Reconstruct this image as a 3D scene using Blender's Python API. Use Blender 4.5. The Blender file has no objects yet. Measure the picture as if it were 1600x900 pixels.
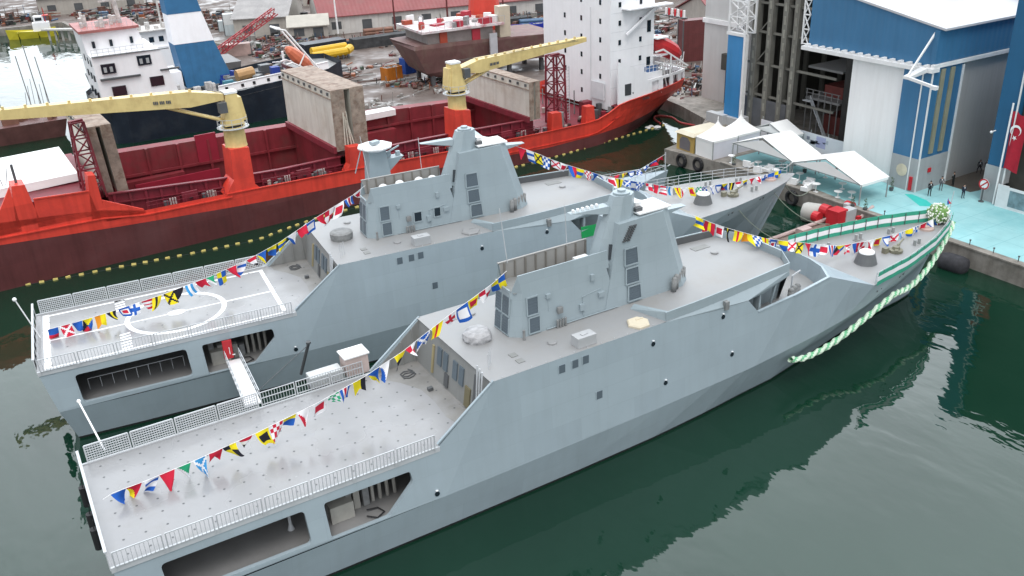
import bpy, bmesh, math, random
from math import radians as rad, sin, cos, pi
from mathutils import Vector, Matrix
random.seed(7)
scene = bpy.context.scene
COL = scene.collection

# ---------------------------------------------------------------- materials
MATS = {}
def mat(name, col, rough=0.55, var=0.10, scale=0.6, metal=0.0, spec=0.4, streak=0.0, dirt=None, dirt_amt=0.0,
        dirt_scale=0.5, bump=0.0, bump_scale=8.0, coat=0.0, vary_rough=0.0):
    """procedural paint/concrete/fabric: base colour broken by noise, optional stains with a shape of their own"""
    if name in MATS: return MATS[name]
    m = bpy.data.materials.new(name); m.use_nodes = True
    nt = m.node_tree; N = nt.nodes; L = nt.links
    b = N['Principled BSDF']
    b.inputs['Roughness'].default_value = rough; b.inputs['Metallic'].default_value = metal
    b.inputs['Specular IOR Level'].default_value = spec
    b.inputs['Coat Weight'].default_value = coat
    tc = N.new('ShaderNodeTexCoord')
    n1 = N.new('ShaderNodeTexNoise'); n1.inputs['Scale'].default_value = scale; n1.inputs['Detail'].default_value = 6
    n1.inputs['Roughness'].default_value = 0.6
    L.new(tc.outputs['Object'], n1.inputs['Vector'])
    mx = N.new('ShaderNodeMix'); mx.data_type = 'RGBA'
    c = Vector(col[:3])
    mx.inputs[6].default_value = (*[max(0, x*(1-var)) for x in c], 1)
    mx.inputs[7].default_value = (*[min(1, x*(1+var)) for x in c], 1)
    mr = N.new('ShaderNodeMapRange'); mr.inputs[1].default_value = .3; mr.inputs[2].default_value = .7
    L.new(n1.outputs['Fac'], mr.inputs[0]); L.new(mr.outputs[0], mx.inputs[0])
    out = mx.outputs[2]
    if streak > 0:
        mp = N.new('ShaderNodeMapping'); mp.inputs['Scale'].default_value = (1.6, 1.6, 0.09)
        n2 = N.new('ShaderNodeTexNoise'); n2.inputs['Scale'].default_value = 1.0; n2.inputs['Detail'].default_value = 5
        L.new(tc.outputs['Object'], mp.inputs[0]); L.new(mp.outputs[0], n2.inputs['Vector'])
        m2 = N.new('ShaderNodeMix'); m2.data_type = 'RGBA'; m2.blend_type = 'MULTIPLY'
        r2 = N.new('ShaderNodeMapRange'); r2.inputs[1].default_value = .45; r2.inputs[2].default_value = .75
        r2.inputs[4].default_value = streak
        L.new(n2.outputs['Fac'], r2.inputs[0]); L.new(r2.outputs[0], m2.inputs[0])
        L.new(out, m2.inputs[6]); m2.inputs[7].default_value = (.55, .5, .46, 1)
        out = m2.outputs[2]
    if dirt:
        n3 = N.new('ShaderNodeTexNoise'); n3.inputs['Scale'].default_value = dirt_scale; n3.inputs['Detail'].default_value = 9
        n3.inputs['Roughness'].default_value = .68
        L.new(tc.outputs['Object'], n3.inputs['Vector'])
        r3 = N.new('ShaderNodeMapRange'); r3.inputs[1].default_value = .48; r3.inputs[2].default_value = .66
        r3.inputs[4].default_value = dirt_amt
        L.new(n3.outputs['Fac'], r3.inputs[0])
        m3 = N.new('ShaderNodeMix'); m3.data_type = 'RGBA'
        L.new(r3.outputs[0], m3.inputs[0]); L.new(out, m3.inputs[6]); m3.inputs[7].default_value = (*dirt, 1)
        out = m3.outputs[2]
    L.new(out, b.inputs['Base Color'])
    if vary_rough > 0:
        n5 = N.new('ShaderNodeTexNoise'); n5.inputs['Scale'].default_value = .22; n5.inputs['Detail'].default_value = 4
        L.new(tc.outputs['Object'], n5.inputs['Vector'])
        r5 = N.new('ShaderNodeMapRange'); r5.inputs[1].default_value = .4; r5.inputs[2].default_value = .62
        r5.inputs[3].default_value = max(.05, rough-vary_rough); r5.inputs[4].default_value = min(1, rough+vary_rough)
        L.new(n5.outputs['Fac'], r5.inputs[0]); L.new(r5.outputs[0], b.inputs['Roughness'])
    if bump > 0:
        n4 = N.new('ShaderNodeTexNoise'); n4.inputs['Scale'].default_value = bump_scale; n4.inputs['Detail'].default_value = 4
        L.new(tc.outputs['Object'], n4.inputs['Vector'])
        bp = N.new('ShaderNodeBump'); bp.inputs['Strength'].default_value = bump; bp.inputs['Distance'].default_value = .1
        L.new(n4.outputs['Fac'], bp.inputs['Height']); L.new(bp.outputs[0], b.inputs['Normal'])
    MATS[name] = m
    return m

def ribbed(name, col, period=0.9, axis='X', depth=.35, rough=.45, var=.06, dirt=None, dirt_amt=0.0, streak=.15):
    """profiled metal cladding: vertical ribs as bump"""
    if name in MATS: return MATS[name]
    m = mat(name, col, rough=rough, var=var, scale=.25, streak=streak, dirt=dirt, dirt_amt=dirt_amt)
    nt = m.node_tree; N = nt.nodes; L = nt.links
    tc = N.new('ShaderNodeTexCoord'); w = N.new('ShaderNodeTexWave')
    w.bands_direction = axis; w.inputs['Scale'].default_value = 0.314/period
    L.new(tc.outputs['Object'], w.inputs['Vector'])
    bp = N.new('ShaderNodeBump'); bp.inputs['Strength'].default_value = depth; bp.inputs['Distance'].default_value = .15
    L.new(w.outputs['Fac'], bp.inputs['Height']); L.new(bp.outputs[0], N['Principled BSDF'].inputs['Normal'])
    return m

HULL = mat('naval_grey_paint', (.335, .405, .445), rough=.42, var=.05, scale=.25, streak=.11, spec=.4)
HOUSE = mat('naval_grey_house_paint', (.31, .372, .402), rough=.45, var=.04, scale=.3, streak=.08)
def plates(m, w, h, amt=.05, seam=.10):
    """welded plating: each plate a touch lighter or darker, faint seams"""
    nt = m.node_tree; N = nt.nodes; L = nt.links; b = N['Principled BSDF']; src = b.inputs['Base Color'].links[0].from_socket
    tc = N.new('ShaderNodeTexCoord'); sp = N.new('ShaderNodeSeparateXYZ'); cb = N.new('ShaderNodeCombineXYZ'); L.new(tc.outputs['Object'], sp.inputs[0])
    L.new(sp.outputs['X'], cb.inputs[0]); L.new(sp.outputs['Z'], cb.inputs[1])
    br = N.new('ShaderNodeTexBrick'); L.new(cb.outputs[0], br.inputs['Vector']); br.inputs['Scale'].default_value = 1
    br.inputs['Brick Width'].default_value = w; br.inputs['Row Height'].default_value = h; br.inputs['Mortar Size'].default_value = .018; br.inputs['Mortar Smooth'].default_value = .6
    br.inputs['Color1'].default_value = (1-amt,1-amt,1-amt*.9,1); br.inputs['Color2'].default_value = (1+amt,1+amt,1+amt*.9,1); br.inputs['Mortar'].default_value = (1-seam,1-seam,1-seam,1)
    mx = N.new('ShaderNodeMix'); mx.data_type = 'RGBA'; mx.blend_type = 'MULTIPLY'; mx.inputs[0].default_value = 1
    L.new(src, mx.inputs[6]); L.new(br.outputs['Color'], mx.inputs[7]); L.new(mx.outputs[2], b.inputs['Base Color'])
    n = N.new('ShaderNodeTexNoise'); n.inputs['Scale'].default_value = .9; n.inputs['Detail'].default_value = 3; L.new(tc.outputs['Object'], n.inputs['Vector'])
    bp = N.new('ShaderNodeBump'); bp.inputs['Strength'].default_value = .12; bp.inputs['Distance'].default_value = .12; L.new(n.outputs['Fac'], bp.inputs['Height']); L.new(bp.outputs[0], b.inputs['Normal'])
plates(HULL, 4.6, 1.65, .035, .09); plates(HOUSE, 2.4, 1.15, .025, .07)
DECK = mat('wet_grey_deck_coating', (.272, .273, .28), rough=.34, var=.07, scale=.35, spec=.4, vary_rough=.16,
           dirt=(.235, .232, .23), dirt_amt=.7, dirt_scale=.35, bump=.04, bump_scale=20)
DECK2 = mat('upper_deck_coating', (.285, .288, .292), rough=.5, var=.06, scale=.3, spec=.4, dirt=(.26, .25, .235), dirt_amt=.6, dirt_scale=.3)
WALL = mat('hangar_wall_grey', (.235, .24, .235), rough=.55, var=.07, scale=.5, streak=.25)
STEELD = mat('dark_steel', (.09, .095, .10), rough=.5, var=.15)
DECKB = mat('brownish_deck_coating', (.225, .22, .21), rough=.38, var=.14, scale=.6, spec=.4, vary_rough=.15, dirt=(.27,.27,.275), dirt_amt=.7, dirt_scale=.55)
STEEL = mat('galvanised_rail', (.50, .52, .54), rough=.45, var=.08)
BLACK = mat('black_rubber', (.018, .018, .02), rough=.6, var=.2)
LOUV = mat('louvre_grey', (.105, .135, .16), rough=.5, var=.06)
GLASSD = mat('dark_window', (.012, .02, .028), rough=.12, var=.1, spec=.6)
WHITE = mat('white_paint', (.84, .84, .84), rough=.45, var=.04, streak=.12)
LINEW = mat('white_deck_marking', (.80, .81, .82), rough=.45, var=.05)
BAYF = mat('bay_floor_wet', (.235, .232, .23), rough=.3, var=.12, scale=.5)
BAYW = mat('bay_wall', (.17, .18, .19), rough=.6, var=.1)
GREEN = mat('green_cloth', (.012, .33, .09), rough=.7, var=.1)
BUNTG = mat('bunting_green', (.04, .33, .22), rough=.7, var=.12)
TANB = mat('bulwark_inside_tan', (.31, .30, .285), rough=.6, var=.08)
CREAM = mat('cream_hatch', (.62, .55, .42), rough=.6, var=.06)
RUBG = mat('fender_grey', (.22, .225, .225), rough=.7, var=.2, scale=3)
REDP = mat('bright_red_paint', (.52, .02, .03), rough=.45, var=.1)
TARP = mat('crumpled_grey_cover', (.38, .38, .39), rough=.7, var=.25, scale=3, bump=.6, bump_scale=3)

# ---------------------------------------------------------------- mesh builder
class MB:
    def __init__(s): s.v = []; s.f = []; s.m = []
    def poly(s, pts, mi=0):
        i = len(s.v); s.v += [tuple(p) for p in pts]; s.f.append(tuple(range(i, i+len(pts)))); s.m.append(mi); return s
    def mesh(s, verts, faces, mi=0):
        i = len(s.v); s.v += [tuple(p) for p in verts]
        for f in faces: s.f.append(tuple(i+k for k in f)); s.m.append(mi)
        return s
    def hexa(s, p, mi=0):   # 8 corners: bottom 4, top 4
        return s.mesh(p, [(3,2,1,0),(4,5,6,7),(0,1,5,4),(1,2,6,5),(2,3,7,6),(3,0,4,7)], mi)
    def box(s, x0, x1, y0, y1, z0, z1, mi=0):
        return s.hexa([(x0,y0,z0),(x1,y0,z0),(x1,y1,z0),(x0,y1,z0),(x0,y0,z1),(x1,y0,z1),(x1,y1,z1),(x0,y1,z1)], mi)
    def cbox(s, c, sz, rz=0.0, mi=0):
        a, b, h = sz[0]/2, sz[1]/2, sz[2]
        P = []
        for z in (0, h):
            for x, y in ((-a,-b),(a,-b),(a,b),(-a,b)):
                P.append((c[0]+x*cos(rz)-y*sin(rz), c[1]+x*sin(rz)+y*cos(rz), c[2]+z))
        return s.hexa(P, mi)
    def bar(s, p, q, w=.05, h=None, mi=0):
        p = Vector(p); q = Vector(q); d = q-p
        if d.length < 1e-6: return s
        d.normalize(); h = h or w
        up = Vector((0,0,1)) if abs(d.z) < .95 else Vector((1,0,0))
        r = d.cross(up).normalized()*(w/2); u = r.cross(d).normalized()*(h/2)
        return s.hexa([p-r-u, p+r-u, p+r+u, p-r+u, q-r-u, q+r-u, q+r+u, q-r+u], mi)
    def tube(s, pts, r, n=8, mi=0, r2=None):
        pts = [Vector(p) for p in pts]; k = len(pts); rings = []
        for i, p in enumerate(pts):
            d = (pts[min(i+1,k-1)]-pts[max(i-1,0)]).normalized()
            up = Vector((0,0,1)) if abs(d.z) < .9 else Vector((1,0,0))
            a = d.cross(up).normalized(); b = a.cross(d).normalized()
            rr = r if r2 is None else r+(r2-r)*i/(k-1)
            rings.append([p+(a*cos(2*pi*j/n)+b*sin(2*pi*j/n))*rr for j in range(n)])
        V = [q for R in rings for q in R]; F = []
        for i in range(k-1):
            for j in range(n): F.append((i*n+j, i*n+(j+1)%n, (i+1)*n+(j+1)%n, (i+1)*n+j))
        F.append(tuple(range(n))[::-1]); F.append(tuple((k-1)*n+j for j in range(n)))
        return s.mesh(V, F, mi)
    def prism(s, poly, vec, mi=0, cap=None):
        v = Vector(vec); n = len(poly); P = [Vector(p) for p in poly]
        V = P+[p+v for p in P]
        i = len(s.v); s.v += [tuple(p) for p in V]
        s.f.append(tuple(i+k for k in range(n))); s.m.append(mi)
        s.f.append(tuple(i+n+k for k in range(n))[::-1]); s.m.append(mi if cap is None else cap)
        for k in range(n): s.f.append((i+k, i+(k+1)%n, i+n+(k+1)%n, i+n+k)); s.m.append(mi)
        return s
    def lathe(s, prof, c=(0,0,0), n=16, mi=0, jit=0):
        V = []; F = []; k = len(prof)
        for r, z in prof:
            for j in range(n):
                q = 1+random.uniform(-jit, jit)
                V.append((c[0]+r*q*cos(2*pi*j/n), c[1]+r*q*sin(2*pi*j/n), c[2]+z))
        for i in range(k-1):
            for j in range(n): F.append((i*n+j, i*n+(j+1)%n, (i+1)*n+(j+1)%n, (i+1)*n+j))
        F.append(tuple(range(n))[::-1]); F.append(tuple((k-1)*n+j for j in range(n)))
        return s.mesh(V, F, mi)
    def ball(s, c, r, n=12, m=8, mi=0, sz=1.0, jit=0):
        return s.lathe([(max(.001,r*sin(pi*i/m)), -r*sz*cos(pi*i/m)) for i in range(m+1)], c, n, mi, jit)
    def split_build(s, name, mats, parent=None, **kw):
        """every loose piece becomes a part of its own"""
        par = list(range(len(s.v)))
        def find(a):
            while par[a] != a: par[a] = par[par[a]]; a = par[a]
            return a
        for f in s.f:
            r = find(f[0])
            for k in f[1:]: par[find(k)] = r
        groups = {}
        for f, m in zip(s.f, s.m): groups.setdefault(find(f[0]), []).append((f, m))
        out = []
        for g in groups.values():
            b = MB(); ix = {}
            for f, m in g:
                for k in f:
                    if k not in ix: ix[k] = len(b.v); b.v.append(s.v[k])
                b.f.append(tuple(ix[k] for k in f)); b.m.append(m)
            out.append(b.build(name, mats, parent, **kw))
        return out
    def build(s, name, mats, parent=None, label=None, smooth=False, recalc=True, bevel=0, kind=None):
        me = bpy.data.meshes.new(name); me.from_pydata(s.v, [], s.f)
        if not isinstance(mats, (list, tuple)): mats = [mats]
        for m in mats: me.materials.append(m)
        me.polygons.foreach_set('material_index', s.m)
        if recalc:
            bm = bmesh.new(); bm.from_mesh(me)
            if bevel or smooth: bmesh.ops.remove_doubles(bm, verts=bm.verts, dist=.0005)
            bmesh.ops.recalc_face_normals(bm, faces=bm.faces)
            if bevel:
                bmesh.ops.bevel(bm, geom=[e for e in bm.edges if len(e.link_faces) == 2 and e.calc_face_angle(0) > .5],
                                offset=bevel, segments=2, affect='EDGES', profile=.6)
            bm.to_mesh(me); bm.free()
        if smooth:
            for p in me.polygons: p.use_smooth = True
        me.update()
        o = bpy.data.objects.new(name, me); COL.objects.link(o)
        if parent: o.parent = parent
        if label: o['label'] = label
        if kind: o['kind'] = kind
        return o

def thing(name, label, cat, loc=(0,0,0), rz=0.0, group=None):
    o = bpy.data.objects.new(name, None); COL.objects.link(o)
    o.empty_display_size = .5
    o.location = loc; o.rotation_euler = (0, 0, rz); o['label'] = label; o['category'] = cat
    if group: o['group'] = group
    return o
def tag(o, label, cat, group=None):
    o['label'] = label; o['category'] = cat
    if group: o['group'] = group
    return o
def struct(o): o['kind'] = 'structure'; return o
def lerp(a, b, t): return tuple(x+(y-x)*t for x, y in zip(a, b))
# ================================================================= the two grey warships
ZD, ZH = 6.63, 9.95
#        X    dxK  dxW   yW    yK    zK    yT    zT
ST = [(0.0, .7, 1.6, 4.67, 5.65, 3.10, 5.42, 6.63),
      (6.0, .3, .6, 4.87, 5.80, 3.10, 5.45, 6.63),
      (12.0, 0, 0, 4.97, 5.82, 3.10, 5.45, 6.63),
      (19.4, 0, 0, 5.00, 5.82, 3.10, 5.45, 6.75),
      (23.5, 0, 0, 4.98, 5.82, 3.12, 5.42, 9.95),
      (30.0, 0, 0, 4.92, 5.80, 3.20, 5.42, 9.95),
      (37.0, 0, 0, 4.72, 5.76, 3.28, 5.42, 9.95),
      (42.0, 0, 0, 4.32, 5.70, 3.40, 5.42, 9.45),
      (45.2, 0, 0, 3.94, 5.65, 3.48, 5.42, 9.32),
      (46.3, 0, 0, 3.80, 5.62, 3.52, 5.42, 8.05),
      (50.0, 0, 0, 3.50, 5.40, 3.66, 5.40, 8.32),
      (53.9, 0, 0, 2.65, 5.18, 3.85, 5.36, 8.86),
      (57.0, 0, 0, 1.95, 4.90, 4.05, 5.22, 7.55),
      (60.0, 0, 0, 1.30, 4.50, 4.28, 4.97, 6.28),
      (65.0, 0, 0, 0.50, 3.65, 4.70, 4.35, 6.36),
      (70.0, 0, 0, 0.12, 2.45, 5.10, 3.15, 6.48),
      (74.0, -.6, -3.0, 0.05, 1.20, 5.60, 1.62, 6.58),
      (76.6, -1., -5., 0.02, 0.10, 5.95,  .14, 6.64)]
def side_at(X):
    for a, b in zip(ST, ST[1:]):
        if a[0] <= X <= b[0]:
            t = (X-a[0])/(b[0]-a[0]); return lerp(a, b, t)
    return ST[-1]
def topy(X, z):       # half breadth of the upper strake at height z
    s = side_at(X); t = (z-s[5])/max(.01, ZD-s[5]) if X < 23.5 else (z-s[5])/max(.01, s[7]-s[5])
    return s[4]+(s[6]-s[4])*t

def rounded(pts, r=.25, n=4):
    out = []; k = len(pts)
    for i in range(k):
        p = Vector(pts[i]); a = Vector(pts[i-1]); b = Vector(pts[(i+1)%k])
        da = (a-p).normalized(); db = (b-p).normalized()
        for j in range(n+1):
            t = j/n; q0 = p+da*r; q1 = p+db*r
            out.append((q0*(1-t)**2 + p*2*t*(1-t) + q1*t*t)[:])
    return out

def strake_with_openings(mb, sg):
    """stern upper strake X 0..19.4 between knuckle and flight deck, with two bay openings, cut by triangulating"""
    outer = [(.7,3.1),(19.4,3.1),(19.4,6.75),(19.0,6.63),(0,6.63)]
    h1 = rounded([(2.5,3.45),(10.55,3.45),(10.45,5.8),(2.35,5.8)], .32)
    h2 = rounded([(11.75,3.22),(15.45,3.22),(17.35,4.95),(17.25,5.75),(11.65,5.78)], .22)
    bm = bmesh.new(); E = []
    for loop in (outer, h1, h2):
        vs = [bm.verts.new((x, 0, z)) for x, z in loop]
        for i in range(len(vs)): E.append(bm.edges.new((vs[i], vs[(i+1)%len(vs)])))
    r = bmesh.ops.triangle_fill(bm, use_beauty=True, use_dissolve=False, edges=E)
    V = []; F = []
    bm.verts.ensure_lookup_table()
    for i, v in enumerate(bm.verts): v.index = i
    for v in bm.verts:
        V.append((v.co.x, sg*topy(max(0, v.co.x), min(v.co.z, ZD)), v.co.z))
    for f in bm.faces: F.append(tuple(v.index for v in f.verts))
    bm.free(); mb.mesh(V, F)
    for h in (h1, h2):            # plating thickness round the openings
        n = len(h)
        for i in range(n):
            (x0, z0), (x1, z1) = h[i], h[(i+1)%n]
            y0, y1 = topy(x0, z0), topy(x1, z1)
            mb.poly([(x0,sg*y0,z0),(x1,sg*y1,z1),(x1,sg*(y1-.28),z1),(x0,sg*(y0-.28),z0)])

def make_warship(loc, rz, label, group, second):
    R = thing('warship', label, 'warship', loc, rz, group)
    # ---- hull: lower strake, upper strake, transom, wings
    h = MB()
    for sg in (-1, 1):
        for a, b in zip(ST, ST[1:]):
            W0 = (a[0]+a[2], sg*a[3], -.6); W1 = (b[0]+b[2], sg*b[3], -.6)
            K0 = (a[0]+a[1], sg*a[4], a[5]); K1 = (b[0]+b[1], sg*b[4], b[5])
            T0 = (a[0], sg*a[6], a[7]); T1 = (b[0], sg*b[6], b[7])
            q0, q1 = lerp(W0, K0, .8/(a[5]+.6)), lerp(W1, K1, .8/(b[5]+.6))
            h.poly([W0, W1, q1, q0], 1); h.poly([q0, q1, K1, K0])
            if a[0] >= 19.4: h.poly([K0, K1, T1, T0])
        strake_with_openings(h, sg)
        # the slanted wing plate closes the hangar recess
        s = sg
        h.prism([(19.4,s*5.36,6.64),(23.5,s*5.36,6.64),(23.5,s*5.34,9.94),(19.4,s*5.36,6.80)], (0,-s*.10,0))
        h.bar((19.3,s*5.38,6.85),(23.5,s*5.38,9.99),.16,.10)
        # gunwale lip along the notch and the recess coaming
        for (x0,z0),(x1,z1) in (((46.3,8.05),(50,8.32)),((50,8.32),(53.9,8.86))):
            h.bar((x0,s*5.36,z0+.02),(x1,s*5.32,z1+.02),.22,.10)
    a = ST[0]
    h.poly([(a[2],-a[3],-.6),(a[2],a[3],-.6),(a[1],a[4],a[5]),(a[1],-a[4],a[5])])
    h.poly([(a[1],-a[4],a[5]),(a[1],a[4],a[5]),(0,a[6],ZD),(0,-a[6],ZD)])
    # forward sloping face from recess coaming down to the foredeck
    rid = [(53.9,-5.34,8.86),(55.3,-3.4,8.70),(55.9,-1.6,8.6),(56.0,0,8.58),(55.9,1.6,8.6),(55.3,3.4,8.70),(53.9,5.34,8.86)]
    low = [(60,-4.96,6.28),(60,-3.2,6.29),(60,-1.5,6.29),(60,0,6.29),(60,1.5,6.29),(60,3.2,6.29),(60,4.96,6.28)]
    for i in range(6): h.poly([rid[i], rid[i+1], low[i+1], low[i]])
    h.poly([(53.9,-5.34,8.86),(57,-5.22,7.55),(60,-4.96,6.28)]); h.poly([(53.9,5.34,8.86),(57,5.22,7.55),(60,4.96,6.28)])
    for i in range(6):                                   # curved coaming, inside
        p, q = rid[i], rid[i+1]
        h.poly([(p[0]-.12,p[1]*.97,p[2]), (q[0]-.12,q[1]*.97,q[2]), (q[0]-.25,q[1]*.95,7.0), (p[0]-.25,p[1]*.95,7.0)])
        h.poly([p, q, (q[0]-.12,q[1]*.97,q[2]), (p[0]-.12,p[1]*.97,p[2])])
    for s in (-1, 1): # inner face of recess bulwark
        h.poly([(44,s*5.2,7.0),(53.7,s*5.1,7.0),(53.7,s*5.16,8.84),(50,s*5.2,8.3),(46.3,s*5.2,8.03),(44,s*5.2,8.0)])
    hull = h.build('hull', [HULL, mat('waterline_black',(.02,.021,.022),rough=.5,var=.3)], R)
    # ---- mission bay under the flight deck
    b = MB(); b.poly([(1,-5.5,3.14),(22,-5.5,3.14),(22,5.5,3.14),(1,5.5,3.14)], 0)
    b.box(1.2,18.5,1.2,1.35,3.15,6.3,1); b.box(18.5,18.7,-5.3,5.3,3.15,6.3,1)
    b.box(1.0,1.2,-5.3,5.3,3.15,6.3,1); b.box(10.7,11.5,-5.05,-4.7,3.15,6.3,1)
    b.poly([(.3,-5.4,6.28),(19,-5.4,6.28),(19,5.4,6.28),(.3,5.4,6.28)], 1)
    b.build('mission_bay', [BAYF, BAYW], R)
    e = MB(); y0 = -4.25
    for k in range(5): e.cbox((12.4+.62*k+random.uniform(-.1,.1), y0+.6, 3.16), (.4,.5,random.uniform(1.0,1.9)), 0, k%2)
    e.cbox((13.0,y0+.2,3.16),(1.5,.9,1.2),0,1); e.tube([(14.3,y0-.8,3.3),(14.8,y0-1.3,3.3),(15.4,y0-1.0,3.3),(15.2,y0-.4,3.3),(14.5,y0-.3,3.35)],.05,6,2)
    for k in range(4): e.tube([(15.3+.5*k,y0+.6,3.15),(15.3+.5*k,y0+.6,5.2)],.12,8,1)
    e.build('bay_equipment', [RUBG, mat('pale_machinery',(.36,.35,.32),var=.2), BLACK], R)
    e = MB()
    if second:
        for x in range(9): e.bar((3+x*.9,-3.2,3.15),(3+x*.9,-3.2,4.1),.04)
        e.bar((3,-3.2,4.1),(10.2,-3.2,4.1),.05)
    else: e.lathe([(.22,0),(.1,.4),(.08,2.0),(.2,2.3)],(10.0,-3.4,3.15),10)
    e.build('bay_rail' if second else 'bay_post', STEEL, R)
    # ---- flight deck, with tie-down points or helicopter markings as its paint
    d = MB(); d.box(-.02,23.2,-5.42,5.42,6.38,ZD)
    zz = ZD+.005
    def strip(x0,y0,x1,y1,w): 
        dx, dy = x1-x0, y1-y0; l = math.hypot(dx,dy); nx, ny = -dy/l*w/2, dx/l*w/2
        d.poly([(x0+nx,y0+ny,zz),(x1+nx,y1+ny,zz),(x1-nx,y1-ny,zz),(x0-nx,y0-ny,zz)], 1)
    if second:
        strip(.75,-5.1,.75,5.0,.5); strip(18.6,-4.6,18.6,4.9,.34)
        strip(1.0,4.75,18.45,4.75,.26); strip(1.0,-5.05,18.45,-4.85,.2); 
        strip(1.0,-.2,6.7,-.2,.2); strip(14.6,-.2,18.4,-.2,.2); strip(6.7,-.2,14.3,-.2,.14)
        for i in range(56):
            a0, a1 = 2*pi*i/56, 2*pi*(i+1)/56; z2 = zz+.004
            d.poly([(10.6+r*cos(t), -.2+q*sin(t), z2) for r, q, t in ((3.65,3.4,a0),(3.65,3.4,a1),(4.05,3.8,a1),(4.05,3.8,a0))], 1)
        d.poly([(10.6+.75*cos(2*pi*i/20), -.2+.5*sin(2*pi*i/20), zz+.008) for i in range(20)], 1)
        for k in range(5): d.poly([(6.1,2.6+.5*k,zz),(6.9,2.75+.5*k,zz),(6.9,2.98+.5*k,zz),(6.1,2.84+.5*k,zz)],1)
        for k in range(6): d.poly([(6.0,-4.8+.5*k,zz),(6.8,-4.65+.5*k,zz),(6.8,-4.42+.5*k,zz),(6.0,-4.56+.5*k,zz)],1)
    for i in range(19):
        for j in range(8):
            x, y = 1.0+i*1.18, -4.7+j*1.34
            if second and (i+j) % 3: continue
            d.poly([(x+.075*cos(2*pi*k/8), y+.075*sin(2*pi*k/8), zz) for k in range(8)], 2)
    d.poly([(23.0,-5.0,zz-.002),(21.6,-4.2,zz-.002),(21.3,-2.6,zz-.002),(21.5,-.6,zz-.002),(21.4,1.4,zz-.002),(20.6,3.0,zz-.002),(19.7,4.2,zz-.002),(19.6,5.2,zz-.002),(23.0,5.2,zz-.002)],3)  # darker brownish patch of deck in front of the hangar
    d.build('flight_deck', [DECK, LINEW, STEELD, DECKB], R)
    g = MB(); 
    for s in (-1, 1): g.box(0,19.4,s*5.44-.07,s*5.44+.07,6.36,6.70)
    g.split_build('deck_edge_gutter', STEEL, R)
    # ---- starboard railings (paired posts, upright slats) and port safety nets
    n = 7; L0 = 19.0/n
    for k in range(n):
        r = MB(); x0, x1 = .25+k*L0, .25+(k+1)*L0-.22
        for x in (x0, x1): r.bar((x,-5.52,6.5),(x,-5.62,7.75),.07)
        r.bar((x0,-5.62,7.74),(x1,-5.62,7.74),.06); r.bar((x0,-5.53,6.72),(x1,-5.53,6.72),.05)
        m = 11
        for i in range(1, m): r.bar((x0+(x1-x0)*i/m,-5.53,6.72),(x0+(x1-x0)*i/m,-5.62,7.74),.085,.03)
        r.build('railing', STEEL, R)
    nn = 7 if second else 4; L1 = 19.0/7 if second else 2.75
    for k in range(nn):
        r = MB(); x0, x1 = .4+k*L1, .4+(k+1)*L1-.16
        lo, hi = (5.5, 6.66), (5.62, 7.78)
        for x in (x0, x1): r.bar((x,lo[0],lo[1]),(x,hi[0],hi[1]),.09)
        for t in (lo, hi): r.bar((x0,t[0],t[1]),(x1,t[0],t[1]),.09)
        for i in range(1, 17): 
            x = x0+(x1-x0)*i/17; r.bar((x,lo[0],lo[1]),(x,hi[0],hi[1]),.045)
        for i in range(1, 7):
            t = i/7; q = lerp(lo, hi, t); r.bar((x0,*q),(x1,*q),.045)
        r.build('safety_net', STEEL, R)
    if not second:
        for k in range(3):
            r = MB(); x0, x1 = 11.5+k*2.5, 13.85+k*2.5
            for x in (x0, x1): r.bar((x,5.5,6.6),(x,5.6,7.75),.07)
            for z in (7.75, 7.3, 6.8): r.bar((x0,5.55,z),(x1,5.55,z),.05)
            for i in range(1, 12): r.bar((x0+(x1-x0)*i/12,5.55,6.7),(x0+(x1-x0)*i/12,5.6,7.75),.05,.03)
            r.build('railing', STEEL, R)
    r = MB(); r.bar((-.02,-5.4,7.72),(-.02,5.4,7.72),.16,.10)
    for j in range(8): r.bar((-.02,-5.4+10.8*j/7,6.5),(-.02,-5.4+10.8*j/7,7.72),.05)
    r.build('stern_rail', STEEL, R)
    r = MB()
    if second: r.tube([(.3,.6,6.7),(-.6,.3,10.4)],.05); r.ball((-.62,.3,10.45),.16)
    else: r.tube([(1.5,5.7,7.0),(.9,11.0,8.0)],.06); r.ball((.9,11.1,8.02),.14)
    r.build('flagstaff', WHITE, R)
    for y in (1.2, -.4, 4.2):
        f = MB(); f.tube([(-.28,y,5.9),(-.28,y,4.5)],.24,10); f.tube([(-.2,y,6.5),(-.28,y,5.9)],.03,5); f.build('stern_fender', BLACK, R)
    # ---- hangar front with doors and windows
    w = MB(); P = [(22.9,-5.33,ZD+.002),(22.9,5.33,ZD+.002),(23.42,5.33,9.93),(23.42,-5.33,9.93)]
    w.prism(P, (.3,0,0)); hw = w.build('hangar_front', WALL, R)
    def on_front(y, z, out=.03): return (22.9+.52*(z-ZD)/3.3-out, y, z)
    for (y0,y1,z0,z1,nm,mt) in ((1.35,1.95,7.9,9.2,'window',LOUV),(.45,1.05,7.9,9.2,'window',LOUV),
                           (-.95,-.35,7.9,9.2,'window',LOUV),(-1.85,-1.25,7.9,9.2,'window',LOUV),
                           (2.5,2.75,6.9,9.0,'door',mat('ochre_door',(.32,.27,.15))),(.2,.75,6.8,7.75,'locker',STEELD),
                           (-2.9,-2.2,6.75,8.2,'hose_rack',mat('olive_reel',(.16,.14,.08))),(-4.0,-3.3,6.7,9.5,'door',STEELD)):
        q = MB(); a0 = [on_front(y0,z0,.005),on_front(y1,z0,.005),on_front(y1,z1,.005),on_front(y0,z1,.005)]
        q.prism(a0, (-.09,0,0)); q.build(nm, mt, hw)
    q = MB()
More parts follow.
